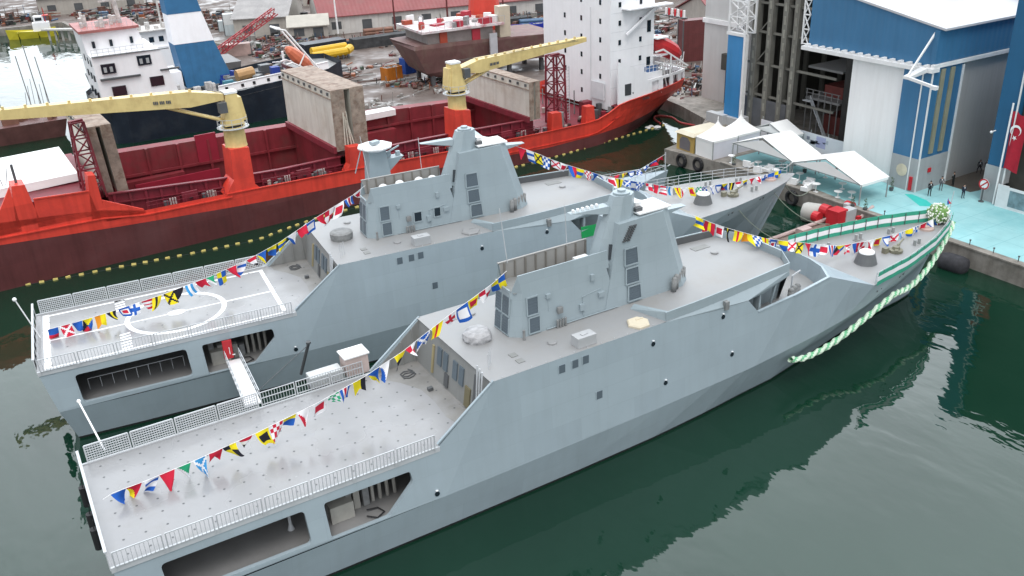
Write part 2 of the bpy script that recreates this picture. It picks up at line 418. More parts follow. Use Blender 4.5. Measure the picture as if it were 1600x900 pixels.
    for s in (-1, 1): q.prism([(19.5,s*5.25,6.64),(23.0,s*5.25,6.64),(23.4,s*5.23,9.85),(22.6,s*5.23,9.2)],(0,-s*.03,0))
    q.split_build('wing_lining', WALL, R)
    q = MB()
    for k in range(3): q.tube([(22.75,-4.1-.3*k,6.7),(23.1,-4.1-.3*k,10.6-.1*k)],.06,6)
    q.split_build('pipe', STEEL, hw)
    q = MB()
    for k in range(4): q.bar((19.9+.95*k,5.16,6.66),(19.9+.95*k,5.16,6.75+.8*(.2+k)),.10)
    for k in range(4): q.bar((19.9+.95*k,-5.16,6.66),(19.9+.95*k,-5.16,6.75+.8*(.2+k)),.10)
    q.build('wing_stiffener', WALL, R)
    # ---- upper deck
    u = MB(); u.poly([(23.3,-5.42,ZH),(37.2,-5.42,ZH),(44,-5.0,ZH),(50.4,-4.35,ZH),(51.6,-2.3,ZH),(51.6,2.3,ZH),(50.4,4.35,ZH),(44,5.0,ZH),(37.2,5.42,ZH),(23.3,5.42,ZH)])
    u.build('upper_deck', DECK2, R)
    # ---- forward house fascia: bulwark above the deck edge, flaring down to the hull
    f = MB()
    edge = [(37.4,5.36),(40,5.28),(44,5.02),(50.4,4.36),(51.7,2.3)]
    for s in (-1, 1):
        for (x0,y0),(x1,y1) in zip(edge, edge[1:]):
            f.hexa([(x0,s*y0,ZH-.02),(x1,s*y1,ZH-.02),(x1,s*(y1-.10),ZH-.02),(x0,s*(y0-.10),ZH-.02),
                    (x0,s*(y0-.02),10.62),(x1,s*(y1-.02),10.62),(x1,s*(y1-.12),10.62),(x0,s*(y0-.12),10.62)])
        f.hexa([(36.55,s*2.4,ZH),(37.4,s*5.36,ZH),(37.7,s*5.3,ZH),(37.0,s*2.3,ZH),(36.75,s*2.4,10.15),(37.5,s*5.34,10.62),(37.7,s*5.3,10.62),(37.0,s*2.3,10.2)])
        # flared apron below the deck edge
        f.poly([(37.4,s*5.34,ZH+.0),(44,s*5.0,ZH),(45.2,s*5.40,9.33),(42,s*5.40,9.46),(37.4,s*5.41,ZH-.05)])
        f.poly([(44,s*5.01,ZH),(50.4,s*4.36,ZH),(50.5,s*4.34,9.55),(47.5,s*4.75,9.05),(45.2,s*5.38,9.32)])
        f.poly([(45.2,s*5.38,9.32),(47.5,s*4.75,9.05),(47.5,s*4.5,9.05),(45.2,s*4.9,9.2)])
        # inner side wall of the recess
        f.hexa([(43.9,s*3.3,7.0),(50.6,s*3.1,7.0),(50.6,s*2.9,7.0),(43.9,s*3.1,7.0),(43.9,s*3.7,9.9),(50.6,s*3.6,9.9),(50.6,s*3.4,9.9),(43.9,s*3.5,9.9)])
        f.hexa([(46.6,s*5.0,7.0),(46.95,s*5.0,7.0),(46.95,s*4.4,7.0),(46.6,s*4.4,7.0),(46.8,s*5.0,9.2),(47.1,s*4.8,9.2),(47.1,s*4.3,9.2),(46.8,s*4.4,9.2)])
        f.hexa([(48.7,s*4.3,7.6),(48.85,s*4.3,7.6),(48.85,s*4.1,7.6),(48.7,s*4.1,7.6),(48.9,s*4.5,9.35),(49.05,s*4.5,9.35),(49.05,s*4.3,9.35),(48.9,s*4.3,9.35)])
    f.poly([(50.4,-4.36,ZH),(51.7,-2.3,ZH),(51.9,-2.2,7.0),(50.8,-3.2,7.0)]); f.poly([(50.4,4.36,ZH),(51.7,2.3,ZH),(51.9,2.2,7.0),(50.8,3.2,7.0)])
    f.poly([(51.7,-2.3,ZH),(51.7,2.3,ZH),(51.9,2.2,7.0),(51.9,-2.2,7.0)])
    f.box(51.6,51.75,-2.3,2.3,9.93,10.62)
    f.build('forward_house', HOUSE, R)
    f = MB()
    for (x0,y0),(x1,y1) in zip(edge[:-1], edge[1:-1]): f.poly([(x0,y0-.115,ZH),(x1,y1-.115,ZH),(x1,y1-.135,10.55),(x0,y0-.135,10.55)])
    f.build('bulwark_lining', mat('shadow_grey_paint',(.10,.105,.11)), R)  # dark grey strip over the inner face of the port bulwark
    f = MB(); f.poly([(43.9,-5.2,7.0),(56,-5.1,7.0),(56,5.1,7.0),(43.9,5.2,7.0)]); f.build('recess_floor', DECK2, R)
    for s in (-1, 1):
        for k in range(3):
            f = MB(); f.tube([(50.9+.5*k,s*(4.3-.15*k),7.0),(50.9+.5*k,s*(4.3-.15*k),8.1)],.26,10); f.ball((50.9+.5*k,s*(4.3-.15*k),8.1),.26,10,6)
            f.build('fender', RUBG, R, smooth=True)
        f = MB(); f.bar((51.6,s*3.6,7),(51.7,s*3.6,8.9),.1); f.bar((51.6,s*3.6,8.9),(52.3,s*3.8,9.3),.1); f.build('davit', STEEL, R)
    # ---- foredeck
    f = MB(); up = [(s[0], s[6], s[7]) for s in ST if s[0] >= 60]
    for a, b in zip(up, up[1:]):
        f.poly([(a[0],-a[1]+.02,a[2]-.02),(b[0],-b[1]+.02,b[2]-.02),(b[0],b[1]-.02,b[2]-.02),(a[0],a[1]-.02,a[2]-.02)])
    f.build('foredeck', DECK2, R)
    # bow railings: posts and lines
    for s in ((1,) if second else (-1, 1)):
        r = MB(); pr = None
        for k in range(13):
            X = 60.3+k*1.3; q = side_at(min(X,76.4)); p = (X, s*(q[6]-.10), q[7])
            r.bar(p,(p[0],p[1]+s*.05,p[2]+1.05),.045)
            if pr:
                for z in (.35,.7,1.05): r.bar((pr[0],pr[1]+s*.05*z,pr[2]+z),(p[0],p[1]+s*.05*z,p[2]+z),.035)
            pr = p
        r.build('bow_rail', STEEL, R)
    c = MB(); c.lathe([(1.0,0),(.95,.1),(.72,.85),(.70,.95)],(63.1,-1.5,6.3),20); c.lathe([(.66,0),(.62,.12)],(63.1,-1.5,7.26),20,1)
    c.build('capstan', [mat('capstan_grey',(.13,.135,.14),var=.15), WHITE], R)
    c = MB(); c.lathe([(.6,0),(.6,.25),(.35,.3),(.3,.55)],(66.9,-1.6,6.36),12); c.bar((66.4,-2.0,6.6),(67.6,-1.3,6.75),.3); c.bar((67.2,-1.5,6.9),(68.6,-1.0,7.0),.12)
    c.cbox((66.0,-1.2,6.36),(.5,.4,.5)); c.build('anchor_windlass', mat('olive_machinery',(.20,.19,.14),var=.2), R)
    c = MB(); c.lathe([(.7,0),(.65,.18),(.3,.22),(.25,.35)],(73.2,.0,6.5),14); c.build('chain_pipe', mat('dusty_pink',(.45,.33,.29)), R)
    for (x,y) in ((62.5,2.4),(66.5,2.2),(70.0,1.4),(69.6,-1.7)):
        c = MB()
        for dx in (-.3,.3): c.tube([(x+dx,y,6.3),(x+dx,y,6.95)],.14,10); 
        c.box(x-.5,x+.5,y-.2,y+.2,6.3,6.45); c.build('bitts', mat('bitts_grey',(.30,.31,.31)), R)
    c = MB()
    for k, (x, z) in enumerate(((60.9,5.3),(61.5,5.4),(64.3,5.55),(64.8,5.65),(69.2,5.95),(69.7,6.0))):
        q = side_at(x); y = q[4]+(q[6]-q[4])*(z-q[5])/(q[7]-q[5])
        c.bar((x,-y-.02,z),(x+.22,-y+.03,z+.16),.08,.2)
    c.split_build('draft_mark', STEELD, R)
    # ---- deckhouse with louvres
    k = MB()
    A = [(27.25,-1.0),(28.0,-1.62),(36.0,-1.62),(36.0,1.62),(28.0,1.62),(27.25,1.0)]
    B = [(27.55,-.85),(28.2,-1.38),(35.2,-1.38),(35.2,1.38),(28.2,1.38),(27.55,.85)]
    zr = 13.15
    lo = [(x,y,ZH-.01) for x,y in A]; hi = [(x,y,zr) for x,y in B]
    for i in range(6): k.poly([lo[i],lo[(i+1)%6],hi[(i+1)%6],hi[i]])
    k.poly(hi, 1)
    # roof bulwarks with stiffeners inside
    for s in (-1, 1):
        k.hexa([(28.2,s*1.38,zr),(35.4,s*1.38,zr),(35.4,s*1.28,zr),(28.2,s*1.28,zr),(27.95,s*1.30,14.46),(35.3,s*1.30,14.46),(35.3,s*1.22,14.46),(27.95,s*1.22,14.46)], 0)
        k.poly([(27.6,s*.9,zr),(28.2,s*1.38,zr),(27.95,s*1.3,14.46)])
    k.box(27.5,27.62,-.85,.85,zr,13.35)
    dh = k.build('deckhouse', [HOUSE, DECK2], R)
    k = MB(); k.poly([(28.0,1.215,14.44),(35.3,1.215,14.44),(35.3,1.27,zr+.01),(28.2,1.27,zr+.01)])
    for i in range(9): k.bar((28.4+i*.85,1.2,zr),(28.4+i*.85,1.15,14.44),.07,.12,1)
    k.bar((27.9,1.25,14.5),(35.3,1.25,14.5),.14,.07,0)
    k.poly([(27.7,-1.2,zr+.012),(35.2,-1.2,zr+.012),(35.2,1.2,zr+.012),(27.7,1.2,zr+.012)],2); k.build('bulwark_lining', [TANB, mat('stiffener_brown',(.20,.185,.165)), WALL], dh)
    k = MB()
    if second:
        for x, y in ((29.6,.4),(31.2,.6),(33.0,.5),(34.2,.3)): k.ball((x,y,13.75),.42,12,8,0,.8); k.lathe([(.2,0),(.2,.5)],(x,y,zr),8)
        k.cbox((28.6,.0,zr),(.5,.6,.6))
    else:
        k.cbox((34.2,.2,zr),(1.1,.8,.55)); k.ball((34.0,-.6,13.7),.22)
    k.split_build('satcom_dome', WHITE, dh, smooth=False)
    def on_wall(X, z, s=-1): 
        t = (z-ZH)/(zr-ZH); return (X, s*(1.62-(.24)*t), z)
    def louvre(x0,x1,z0,z1,s=-1,mt=LOUV,nm='louvre'):
        q = MB(); a0 = [on_wall(x0,z0,s),on_wall(x1,z0,s),on_wall(x1+.04,z1,s),on_wall(x0+.04,z1,s)]
        q.prism(a0,(0,s*.05,0))
        fr = [lerp(a0[i],a0[(i+1)%4],0) for i in range(4)]
        for i in range(4):
            p, r = Vector(fr[i]), Vector(fr[(i+1)%4]); o = Vector((0,s*.05,0)); q.bar(p+o,r+o,.09,.09,1)
        if mt is LOUV:
            for j in range(1,6):
                p = lerp(a0[0],a0[3],j/6); r = lerp(a0[1],a0[2],j/6); q.bar((p[0],p[1]+s*.05,p[2]),(r[0],r[1]+s*.05,r[2]),.03,.04,0)
        q.build(nm,[mt,HOUSE],dh)
    for s in (-1, 1):
        louvre(28.45,29.35,11.42,12.72,s); louvre(28.5,29.4,10.08,11.25,s)
    if second:
        louvre(31.5,32.25,10.75,11.65,-1,GLASSD,'window'); louvre(33.4,34.05,10.85,11.7,-1,GLASSD,'window')
    for y0 in (-.92,.06):
        for z0, z1 in ((11.5,12.8),(10.1,11.3)):
            q = MB(); xx = lambda z: 27.25+.30*(z-ZH)/(zr-ZH)
            q.prism([(xx(z0),y0,z0),(xx(z0),y0+.86,z0),(xx(z1),y0+.80,z1),(xx(z1),y0,z1)],(-.05,0,0)); 
            for j in range(1,6):
                z = z0+(z1-z0)*j/6; q.bar((xx(z)-.05,y0,z),(xx(z)-.05,y0+.84,z),.04,.03)
            q.bar((xx(z0)-.03,y0-.03,z0-.04),(xx(z0)-.03,y0+.89,z0-.04),.09,.07,1); q.bar((xx(z0)-.03,y0-.03,z0),(xx(z1)-.03,y0-.03,z1),.09,.07,1)
            q.build('louvre',[LOUV,HOUSE],dh)
    for (x, z, w, hh) in ((30.2,12.3,.35,.3),(33.9,12.6,.3,.45),(34.6,11.2,.5,.35),(32.9,10.6,.4,.5)):
        q = MB(); p = on_wall(x, z); q.cbox((x,p[1]-.05,z),(w,.22,hh)); q.build('junction_box', HOUSE, dh)
    q = MB(); q.tube([on_wall(30.2,12.3),on_wall(30.2,11.3)],.035,6); q.tube([(33.0,-1.66,10.2),(33.0,-1.52,11.6),(34.6,-1.5,11.8)],.03,6); q.tube([(29.9,-1.70,10.05),(36.0,-1.70,10.05)],.04,6); q.split_build('wall_pipe', HOUSE, dh)
    q = MB(); q.tube([(28.6,1.1,14.4),(28.3,1.3,18.4)],.03,5); q.tube([(33.6,1.2,14.4),(33.6,1.4,17.4)],.03,5); q.split_build('whip_antenna', STEEL, dh)
    q = MB()
    for i in range(4): q.tube([(30.7+.22*i,-1.85,ZH),(30.7+.22*i,-1.85,10.6)],.08,8)
    q.cbox((31.0,-1.72,11.0),(.4,.2,.45)); q.tube([(27.9,-1.95,ZH),(27.9,-1.95,10.7)],.1,8); q.split_build('gas_bottle', RUBG, dh)
    # ---- mast
    k = MB()
    k.hexa([(34.9,-1.66,ZH),(42.1,-1.66,ZH),(42.1,1.66,ZH),(34.9,1.66,ZH),(36.4,-1.22,16.1),(40.3,-1.22,16.25),(40.3,1.22,16.25),(36.4,1.22,16.1)])
    k.poly([(40.3,-1.22,16.25),(42.1,-1.66,ZH),(43.1,-.9,ZH),(41.1,-.7,16.3)]); k.poly([(40.3,1.22,16.25),(42.1,1.66,ZH),(43.1,.9,ZH),(41.1,.7,16.3)])
    k.poly([(43.1,-.9,ZH),(43.1,.9,ZH),(41.1,.7,16.3),(41.1,-.7,16.3)]); k.poly([(40.3,-1.22,16.25),(41.1,-.7,16.3),(41.1,.7,16.3),(40.3,1.22,16.25)])
    ms = k.build('mast', HOUSE, R)
    k = MB()   # upper tower: eight sided, tapering
    def ring(x, y, rx, ry, z): return [(x+rx*cos(pi/8+pi*i/4), y+ry*sin(pi/8+pi*i/4), z) for i in range(8)]
    ra, rb = ring(36.6,0,1.9,1.22,13.2), ring(37.55,0,.92,.72,17.85)
    for i in range(8): k.poly([ra[i],ra[(i+1)%8],rb[(i+1)%8],rb[i]])
    k.poly(rb); k.lathe([(.62,0),(.62,.12),(.3,.16),(.3,.3)],(37.5,0,17.86),14)
    k.build('mast_tower', HOUSE, ms)
    k = MB()
    k.hexa([(35.6,.5,16.6),(36.3,.7,16.6),(36.3,-.2,16.6),(35.6,.2,16.6),(33.4,.8,17.1),(36.4,.7,17.15),(36.4,-.1,17.15),(33.4,.3,17.1)])
    if not second:
        e = MB()
        for i in range(6): e.cbox((33.7+i*.4,.5,17.1),(.16,.2,.2))
        e.split_build('arm_lamp', WHITE, ms)
    k.hexa([(39.6,-.5,15.2),(40.2,-.3,15.2),(40.2,.5,15.2),(39.6,.5,15.2),(40.6,-.5,15.9),(43.3,-.3,15.7),(43.3,.3,15.7),(40.6,.6,15.9)])
    k.hexa([(38.8,.8,16.3),(39.6,.6,16.3),(39.8,3.0,16.5),(39.3,3.1,16.5),(38.8,.8,16.7),(39.6,.6,16.7),(39.8,3.0,16.7),(39.3,3.1,16.7)])
    k.split_build('yardarm', HOUSE, ms)
    k = MB(); k.box(38.3,41.2,-1.05,1.05,16.31,16.43); k.cbox((38.8,.1,16.42),(.5,.8,.55)); k.cbox((39.6,.3,16.42),(.3,1.1,.3),.5); k.build('radar_platform', WHITE, ms)
    k = MB(); k.cbox((38.6,-.5,16.42),(.6,.35,.28)); k.build('camera_box', STEELD, ms)
    def on_mast(X, z):
        t = (z-ZH)/(16.15-ZH); return (X, -(1.66-.44*t), z)
    for z0, z1, x0 in ((12.95,14.2,36.7),(11.5,12.7,36.75),(10.15,11.3,36.9)):
        q = MB(); a0 = [on_mast(x0,z0),on_mast(x0+1.22,z0),on_mast(x0+1.15,z1),on_mast(x0+.05,z1)]
        q.prism(a0,(0,-.09,0))
        for i in range(4): q.bar(Vector(a0[i])+Vector((0,-.09,0)),Vector(a0[(i+1)%4])+Vector((0,-.09,0)),.09,.09,1)
        for j in range(1,7):
            p = lerp(a0[0],a0[3],j/7); r = lerp(a0[1],a0[2],j/7); q.bar((p[0],p[1]-.09,p[2]),(r[0],r[1]-.09,r[2]),.03,.04,0)
        q.build('louvre',[LOUV,HOUSE],ms)
    q = MB()
    if not second:
        for i in range(8):
            for j in range(2): q.cbox((36.75+.09*i+.36*j,-1.36+.010*i,14.75+.14*i),(.26,.12,.09),0,0)
        q.build('signal_lamp', [STEELD, GLASSD], ms)
    q = MB(); i4, i5 = 4, 5
    def tw(i, t): return Vector(lerp(ra[i], rb[i], t))
    pA, pB, pC, pD = (tw(4,.08)*.3+tw(5,.08)*.7), (tw(4,.08)*-.15+tw(5,.08)*1.15), (tw(4,.30)*.05+tw(5,.30)*.95), (tw(4,.30)*.45+tw(5,.30)*.55)
    q.prism([pA,pB,pC,pD],(-.06,-.10,0)); q.build('door', GLASSD, ms)
    for i in range(5):
        q = MB(); x = 40.9+.45*i; y = -2.0+.28*i
        q.tube([(x,y,ZH+.05),(x+.05,y,ZH+1.0)],.2,10); q.ball((x+.05,y,ZH+1.0),.2,10,6); q.build('fender', RUBG, ms, smooth=True)
    # ---- ports and scuttles in the hull side
    for x, z in ((28.6,9.15),(29.65,9.18),(30.5,9.22),(31.5,6.2)):
        q = MB(); y = side_at(x); yy = y[4]+(y[6]-y[4])*(z-y[5])/(y[7]-y[5])
        q.box(x-.24,x+.24,-yy-.035,-yy+.1,z-.29,z+.29); q.box(x-.30,x-.25,-yy-.05,-yy+.1,z-.32,z+.32,1); q.build('vent_grille', [LOUV, HULL], hull)
    for x, z in ((36.2,8.6),(37.3,5.15),(43.7,5.35),(42.7,8.75),(18.8,3.5)):
        q = MB(); y = side_at(x); yy = topy(x, z) if x < 23.5 else y[4]+(y[6]-y[4])*(z-y[5])/(y[7]-y[5])
        q.tube([(x,-yy+.1,z),(x,-yy-.05,z)],.17,12); q.lathe([(.1,0),(.1,.02)],(x,-yy-.02,z+.25),6,1); q.build('scuttle', [GLASSD, WHITE], hull)
    q = MB(); q.box(42.75,43.1,-5.62,-5.3,9.3,9.95); q.build('lamp_box', RUBG, R)
    # ---- things standing on the upper deck
    q = MB(); pr = None
    for k in range(12):
        x = 24.2+k*1.1; p = (x, -5.28, ZH)
        q.bar(p,(x,-5.28,ZH+.06),.05)
    q.split_build('deck_socket', STEEL, R)
    for (x,y) in ((29.2,-3.4),(26.8,3.6),(48.2,1.6)):
        q = MB(); q.lathe([(.32,0),(.32,.10),(.26,.14)],(x,y,ZH),12); q.build('deck_vent', DECK2, R)
    for (x,y,l) in ((47.2,3.1,1.6),):
        q = MB(); q.box(x,x+l,y-.35,y+.35,ZH,ZH+.035); q.build('deck_hatch', WALL, R)
    q = MB(); q.tube([(21.5+.5*cos(t*.9),3.4+.45*sin(t*.9)+.04*t,ZD+.05) for t in range(16)],.045,6); q.build('hose', STEELD, R)
    q = MB(); q.cbox((21.9,.9,ZD),(.35,.3,.25)); q.build('deck_cleat', STEELD, R)
    q = MB()
    if second: q.lathe([(.95,0),(1.0,.25),(1.0,.6),(.8,.7)],(25.3,.2,ZH),18,0); 
    else: q.lathe([(.95,0),(1.02,.2),(.95,.5),(.7,.7),(.2,.78)],(25.4,.1,ZH),18,0,.08)
    q.build('covered_raft', RUBG if second else TARP, R)
    q = MB(); q.cbox((30.9,-4.7,ZH),(1.5,.85,.75)); q.cbox((30.9,-4.7,ZH+.75),(.5,.3,.06),.2); q.build('deck_locker', mat('locker_grey',(.42,.43,.44),var=.06), R, bevel=.03)
    q = MB(); q.lathe([(.85,0),(.85,.12),(.75,.2)],(35.6,-4.55,ZH),6); q.cbox((35.9,-4.3,ZH+.2),(.6,.12,.05)); q.build('escape_hatch', CREAM if not second else DECK2, R)
    q = MB()
    for i in range(3): q.bar((24.0+.25*i,-3.9+.3*i,ZH),(24.0+.25*i,-3.9+.3*i,ZH+1.1),.04)
    q.split_build('ladder_stanchion', STEEL, R)
    q = MB()
    for y in (-4.2,-3.3): q.cbox((26.2,y,ZH),(.5,.5,.05))
    q.split_build('deck_plate', WALL, R)
    return R

SHIP2 = ((-.697, 25.182, 0), rad(-4.93))
ship_near = make_warship((0,0,0), 0, 'nearest grey warship, bare flight deck with tie-down dots and green garlanded bow', None, False)
ship_far = make_warship(SHIP2[0], SHIP2[1], 'second grey warship with white helicopter circle on its flight deck', None, True)
M2 = Matrix.Translation(SHIP2[0]) @ Matrix.Rotation(SHIP2[1], 4, 'Z')
def s2(x, y, z): return tuple(M2 @ Vector((x, y, z)))
# green panel hung in the far ship's boat recess
g = MB(); a = [s2(46.3,-5.5,7.35),s2(48.5,-5.5,7.4),s2(48.55,-5.45,8.4),s2(46.25,-5.45,8.45)]
g.prism(a, (.02,.06,0)); tag(g.build('green_banner', GREEN), 'bright green cloth panel hung at the boat recess of the second warship', 'banner')
# ================================================================= signal flags
FC = {k: mat('flag_'+k, c, rough=.75, var=.08, spec=.2) for k, c in dict(red=(.58,.02,.05), yellow=(.85,.70,.02), blue=(.02,.11,.46),
      white=(.82,.82,.84), black=(.02,.02,.03), green=(.03,.42,.20), orange=(.75,.28,.02), sky=(.05,.30,.62)).items()}
FK = list(FC); FI = {k: i for i, k in enumerate(FK)}
def PT(name):
    def hs(*c): return lambda u, v: c[min(len(c)-1, int(v*len(c)))]
    def vs(*c): return lambda u, v: c[min(len(c)-1, int(u*len(c)))]
    def sal(a, b): return lambda u, v: b if min(abs(u-v), abs(u+v-1)) < .13 else a
    def cross(a, b): return lambda u, v: b if min(abs(u-.5), abs(v-.5)) < .12 else a
    def ctr(a, b, c=None): return lambda u, v: (c or b) if max(abs(u-.5),abs(v-.5)) < .2 else (b if max(abs(u-.5),abs(v-.5)) < .33 else a)
    def chk(a, b): return lambda u, v: a if (int(u*4)+int(v*4)) % 2 else b
    def diag(a, b): return lambda u, v: a if u > v else b
    def qtr(a, b): return lambda u, v: a if (u < .5) == (v < .5) else b
    def pl(a): return lambda u, v: a
    T = {'blue_pen': ('tri', pl('blue')), 'yel_red': ('tri', diag('red','yellow')), 'bw3': ('taper', hs('white','blue','white','blue')),
         'red_pen': ('tri', pl('red')), 'green_tri': ('tri', diag('green','white')), 'sky_sal': ('tri', sal('sky','white')),
         'redsw': ('swallow', pl('red')), 'blk_yel': ('taper', qtr('black','yellow')), 'red_white': ('tri', hs('red','white','black')),
         'yel_dot': ('taper', ctr('yellow','black')), 'red_chk': ('taper', chk('red','white')), 'yb2': ('taper', hs('yellow','blue')),
         'pink': ('tri', diag('white','red')), 'W': ('sq', ctr('white','red')), 'green_chk': ('taper', chk('green','white')), 'C': ('taper', vs('blue','white','red','white','blue')),
         'yel_sw': ('swallow', vs('yellow','yellow','black')), 'yb_diag': ('tri', diag('blue','yellow')), 'wb': ('tri', diag('white','blue')),
         'yel_blk': ('tri', hs('yellow','black')), 'wr_blk': ('tri', qtr('red','white')), 'M': ('swallow', sal('blue','white')),
         'yry': ('taper', vs('yellow','red','yellow')), 'xw': ('taper', cross('white','red')), 'P': ('sq', ctr('blue','white')), 'yr': ('taper', ctr('yellow','red')),
         'U': ('sq', qtr('red','white')), 'Y4': ('sq', qtr('yellow','blue')), 'E': ('sq', hs('blue','red')), 'V': ('sq', sal('white','red')), 'Vr': ('sq', sal('red','white')),
         'half': ('taper', pl('blue')), 'Z': ('sq', lambda u, v: ('yellow' if v < u and v < 1-u else 'blue' if u > v else 'red' if v > 1-u else 'black')),
         'orange_sw': ('swallow', vs('orange','yellow')), 'K': ('tri', vs('black','yellow','black')), 'Wb': ('sq', ctr('blue','white','red')),
         'X': ('sq', cross('white','blue')), 'stripe': ('sq', hs('red','white','red','white','red')), 'ybar': ('taper', vs('yellow','black','yellow')),
         'ysal': ('sq', sal('yellow','black')), 'blk': ('taper', pl('black')), 'Gstripe': ('sq', vs('sky','white','sky','white')), 'F': ('sq', ctr('white','red')),
         'D': ('sq', hs('yellow','blue','yellow')), 'ry': ('swallow', vs('red','yellow','red')), 'purple': ('sq', vs('blue','red')), 'L': ('sq', qtr('yellow','black')),
         'N': ('sq', chk('blue','white')), 'rdot': ('tri', ctr('white','red'))}
    return T[name]
def flag_mesh(mb, p, d, w, h, name):
    """p = left top corner on the line, d = unit direction of the line"""
    shape, fn = PT(name); nu, nv = 8, 9
    ph = random.uniform(0, 6.28); amp = random.uniform(.06, .22); tw = random.uniform(-.55, .55); tilt = random.uniform(-.25, .35); sw = random.uniform(-.35,.45)
    side = Vector((-d.y, d.x, 0)).normalized(); base = len(mb.v)
    lift = random.uniform(.8, 1.0)
    for j in range(nv+1):
        v = j/nv
        k = {'tri': 1-.92*v, 'taper': 1-.38*v, 'sq': 1-.04*v, 'swallow': 1-.15*v}[shape]
        for i in range(nu+1):
            u = i/nu; uu = (.5+(u-.5)*k)*w
            vv = v*h
            if shape == 'swallow': vv -= (1-abs(2*u-1))*.32*h*v*v
            wav = amp*sin(3.2*u+2.6*v+ph)*(.3+v)+tw*(u-.5)*v*w + tilt*v*h
            q = Vector(p)+d*(uu+sw*vv*v)+Vector((0,0,-vv*lift*(1-.12*abs(tilt))))+side*wav
            mb.v.append(tuple(q))
    for j in range(nv):
        for i in range(nu):
            a = base+j*(nu+1)+i
            mb.f.append((a, a+1, a+nu+2, a+nu+1)); mb.m.append(FI[fn((i+.5)/nu, (j+.5)/nv)])
def flag_string(label, pts, names, tf, x_first, x_last, size=(.95,1.15)):
    """pts: sagging line given in the ship's own middle plane as (X, z)"""
    def zat(X):
        for (x0,z0),(x1,z1) in zip(pts, pts[1:]):
            if x0 <= X <= x1: return z0+(z1-z0)*(X-x0)/(x1-x0)
        return pts[-1][1]
    root = thing('flag_string', label, 'signal flags', tf(pts[0][0],0,pts[0][1]), 0, 'signal flag strings dressing the warships')
    o0 = Vector(tf(pts[0][0],0,pts[0][1]))
    r = MB(); r.tube([Vector(tf(x,0,z))-o0 for x, z in pts], .016, 5); r.build('line', WHITE, root)
    n = len(names); L = (x_last-x_first)/n
    for k, nm in enumerate(names):
        x0 = x_first+k*L+random.uniform(0,.16)*L; w = min(L*.95, size[0]*random.uniform(.8,1.15))
        a, b = Vector(tf(x0,0,zat(x0))), Vector(tf(x0+w,0,zat(x0+w)))
        m = MB(); flag_mesh(m, a-o0, (b-a).normalized(), (b-a).length, size[1]*random.uniform(.75,1.15), nm)
        m.build('flag', [FC[q] for q in FK], root, recalc=False)
ident = lambda x, y, z: (x, y, z)
STERN = [(.6,7.35),(1.2,7.55),(3,7.62),(5.6,7.85),(9.6,8.35),(13.8,9.08),(17,9.85),(19.8,10.8),(23.2,12.35),(26.7,13.75),(27.9,14.4)]
BOW = [(40.2,16.6),(43.5,15.0),(44.8,14.35),(46.1,13.6),(47.8,12.75),(50,11.75),(52.1,10.8),(54.4,10.0),(56.3,9.4),(58.7,8.6),(61.2,7.85),(64.6,7.4),(69,7.1),(72.5,7.2),(74.8,7.4),(76.3,8.0)]
flag_string('flag string over the bare flight deck of the nearest warship, stern to deckhouse', STERN,
  ['blue_pen','yel_red','bw3','red_pen','green_tri','sky_sal','redsw','blk_yel','red_white','yel_dot','red_chk','yb2','pink','F','green_chk','C','yel_sw','yb_diag','wb','yel_blk','wr_blk','M','yry','xw','P','yr','U','Y4'],
  ident, .9, 27.6, (.92,1.2))
flag_string('flag string sloping from the mast to the green banded bow of the nearest warship', BOW,
  ['D','ry','rdot','K','yry','orange_sw','N','yry','Wb','yb2','V','ysal','red_pen','X','F','C','Z','stripe','purple','U','pink','yr','P','V','Gstripe','yb2','N','red_pen','wb','C'],
  ident, 44.4, 75.2, (1.0,1.2))
flag_string('flag string over the helicopter circle of the second warship, stern to deckhouse', STERN,
  ['E','Vr','half','Z','orange_sw','K','Wb','X','stripe','ybar','ysal','blk','Gstripe','redsw','green_tri','Y4','red_pen','bw3','red_white','yb_diag','yb2','D','wb','redsw','P','red_pen','U','F','C','rdot'],
  s2, .9, 27.6, (.92,1.2))
flag_string('flag string from the mast to the bow of the second warship, above its grey foredeck', BOW,
  ['red_pen','bw3','ysal','N','V','F','purple','D','red_chk','blue_pen','wb','F','ybar','M','P','N','U','red_pen','stripe','Gstripe','yry','pink','yr','green_chk','N','wb','P','Z','K','red_white','yb2','red_pen','xw','X','E','Y4'],
  s2, 42.6, 74.6, (.9,1.15))

# ================================================================= bow dressing of the nearest warship
for s, w in ((-1,'starboard'), (1,'port')):
    root = thing('bow_bunting', 'green and white cloth band tied along the near bow rail of the nearest warship' if s < 0 else
                 'green and white cloth band tied along the far bow rail of the nearest warship', 'bunting', (60.2, s*4.9, 6.3), 0, 'cloth bands on the bow rail')
    o0 = Vector((60.2, s*4.9, 6.3)); X = [60.2+k*.75 for k in range(22)]
    for nm, z0, z1, mt in (('lower_stripe',-.06,.34,BUNTG),('white_stripe',.34,.78,FC['white']),('upper_stripe',.78,1.16,BUNTG)):
        b = MB()
        for a, c in zip(X, X[1:]):
            P = []
            for x in (a, c):
                q = side_at(min(x,76.5)); jz = .02*sin(x*5)
                P += [(Vector((x, s*(q[6]+(.10 if s < 0 else -.20)+.05*z), q[7]+z+jz))-o0) for z in (z0, z1)]
            b.prism([P[0],P[2],P[3],P[1]], (0, s*.03, 0))
        b.build(nm, mt, root)
    b = MB()
    for k in range(12):
        x = 60.9+k*1.3; q = side_at(min(x,76.4)); p = Vector((x,s*(q[6]+(.17 if s < 0 else -.24)),q[7]))-o0
        if s < 0: b.bar(p+Vector((0,0,.95)),p+Vector((0,0,1.2)),.05); continue
        b.bar(p+Vector((0,0,.0)),p+Vector((0,0,1.12)),.05)
    b.build('tie', STEELD, root)
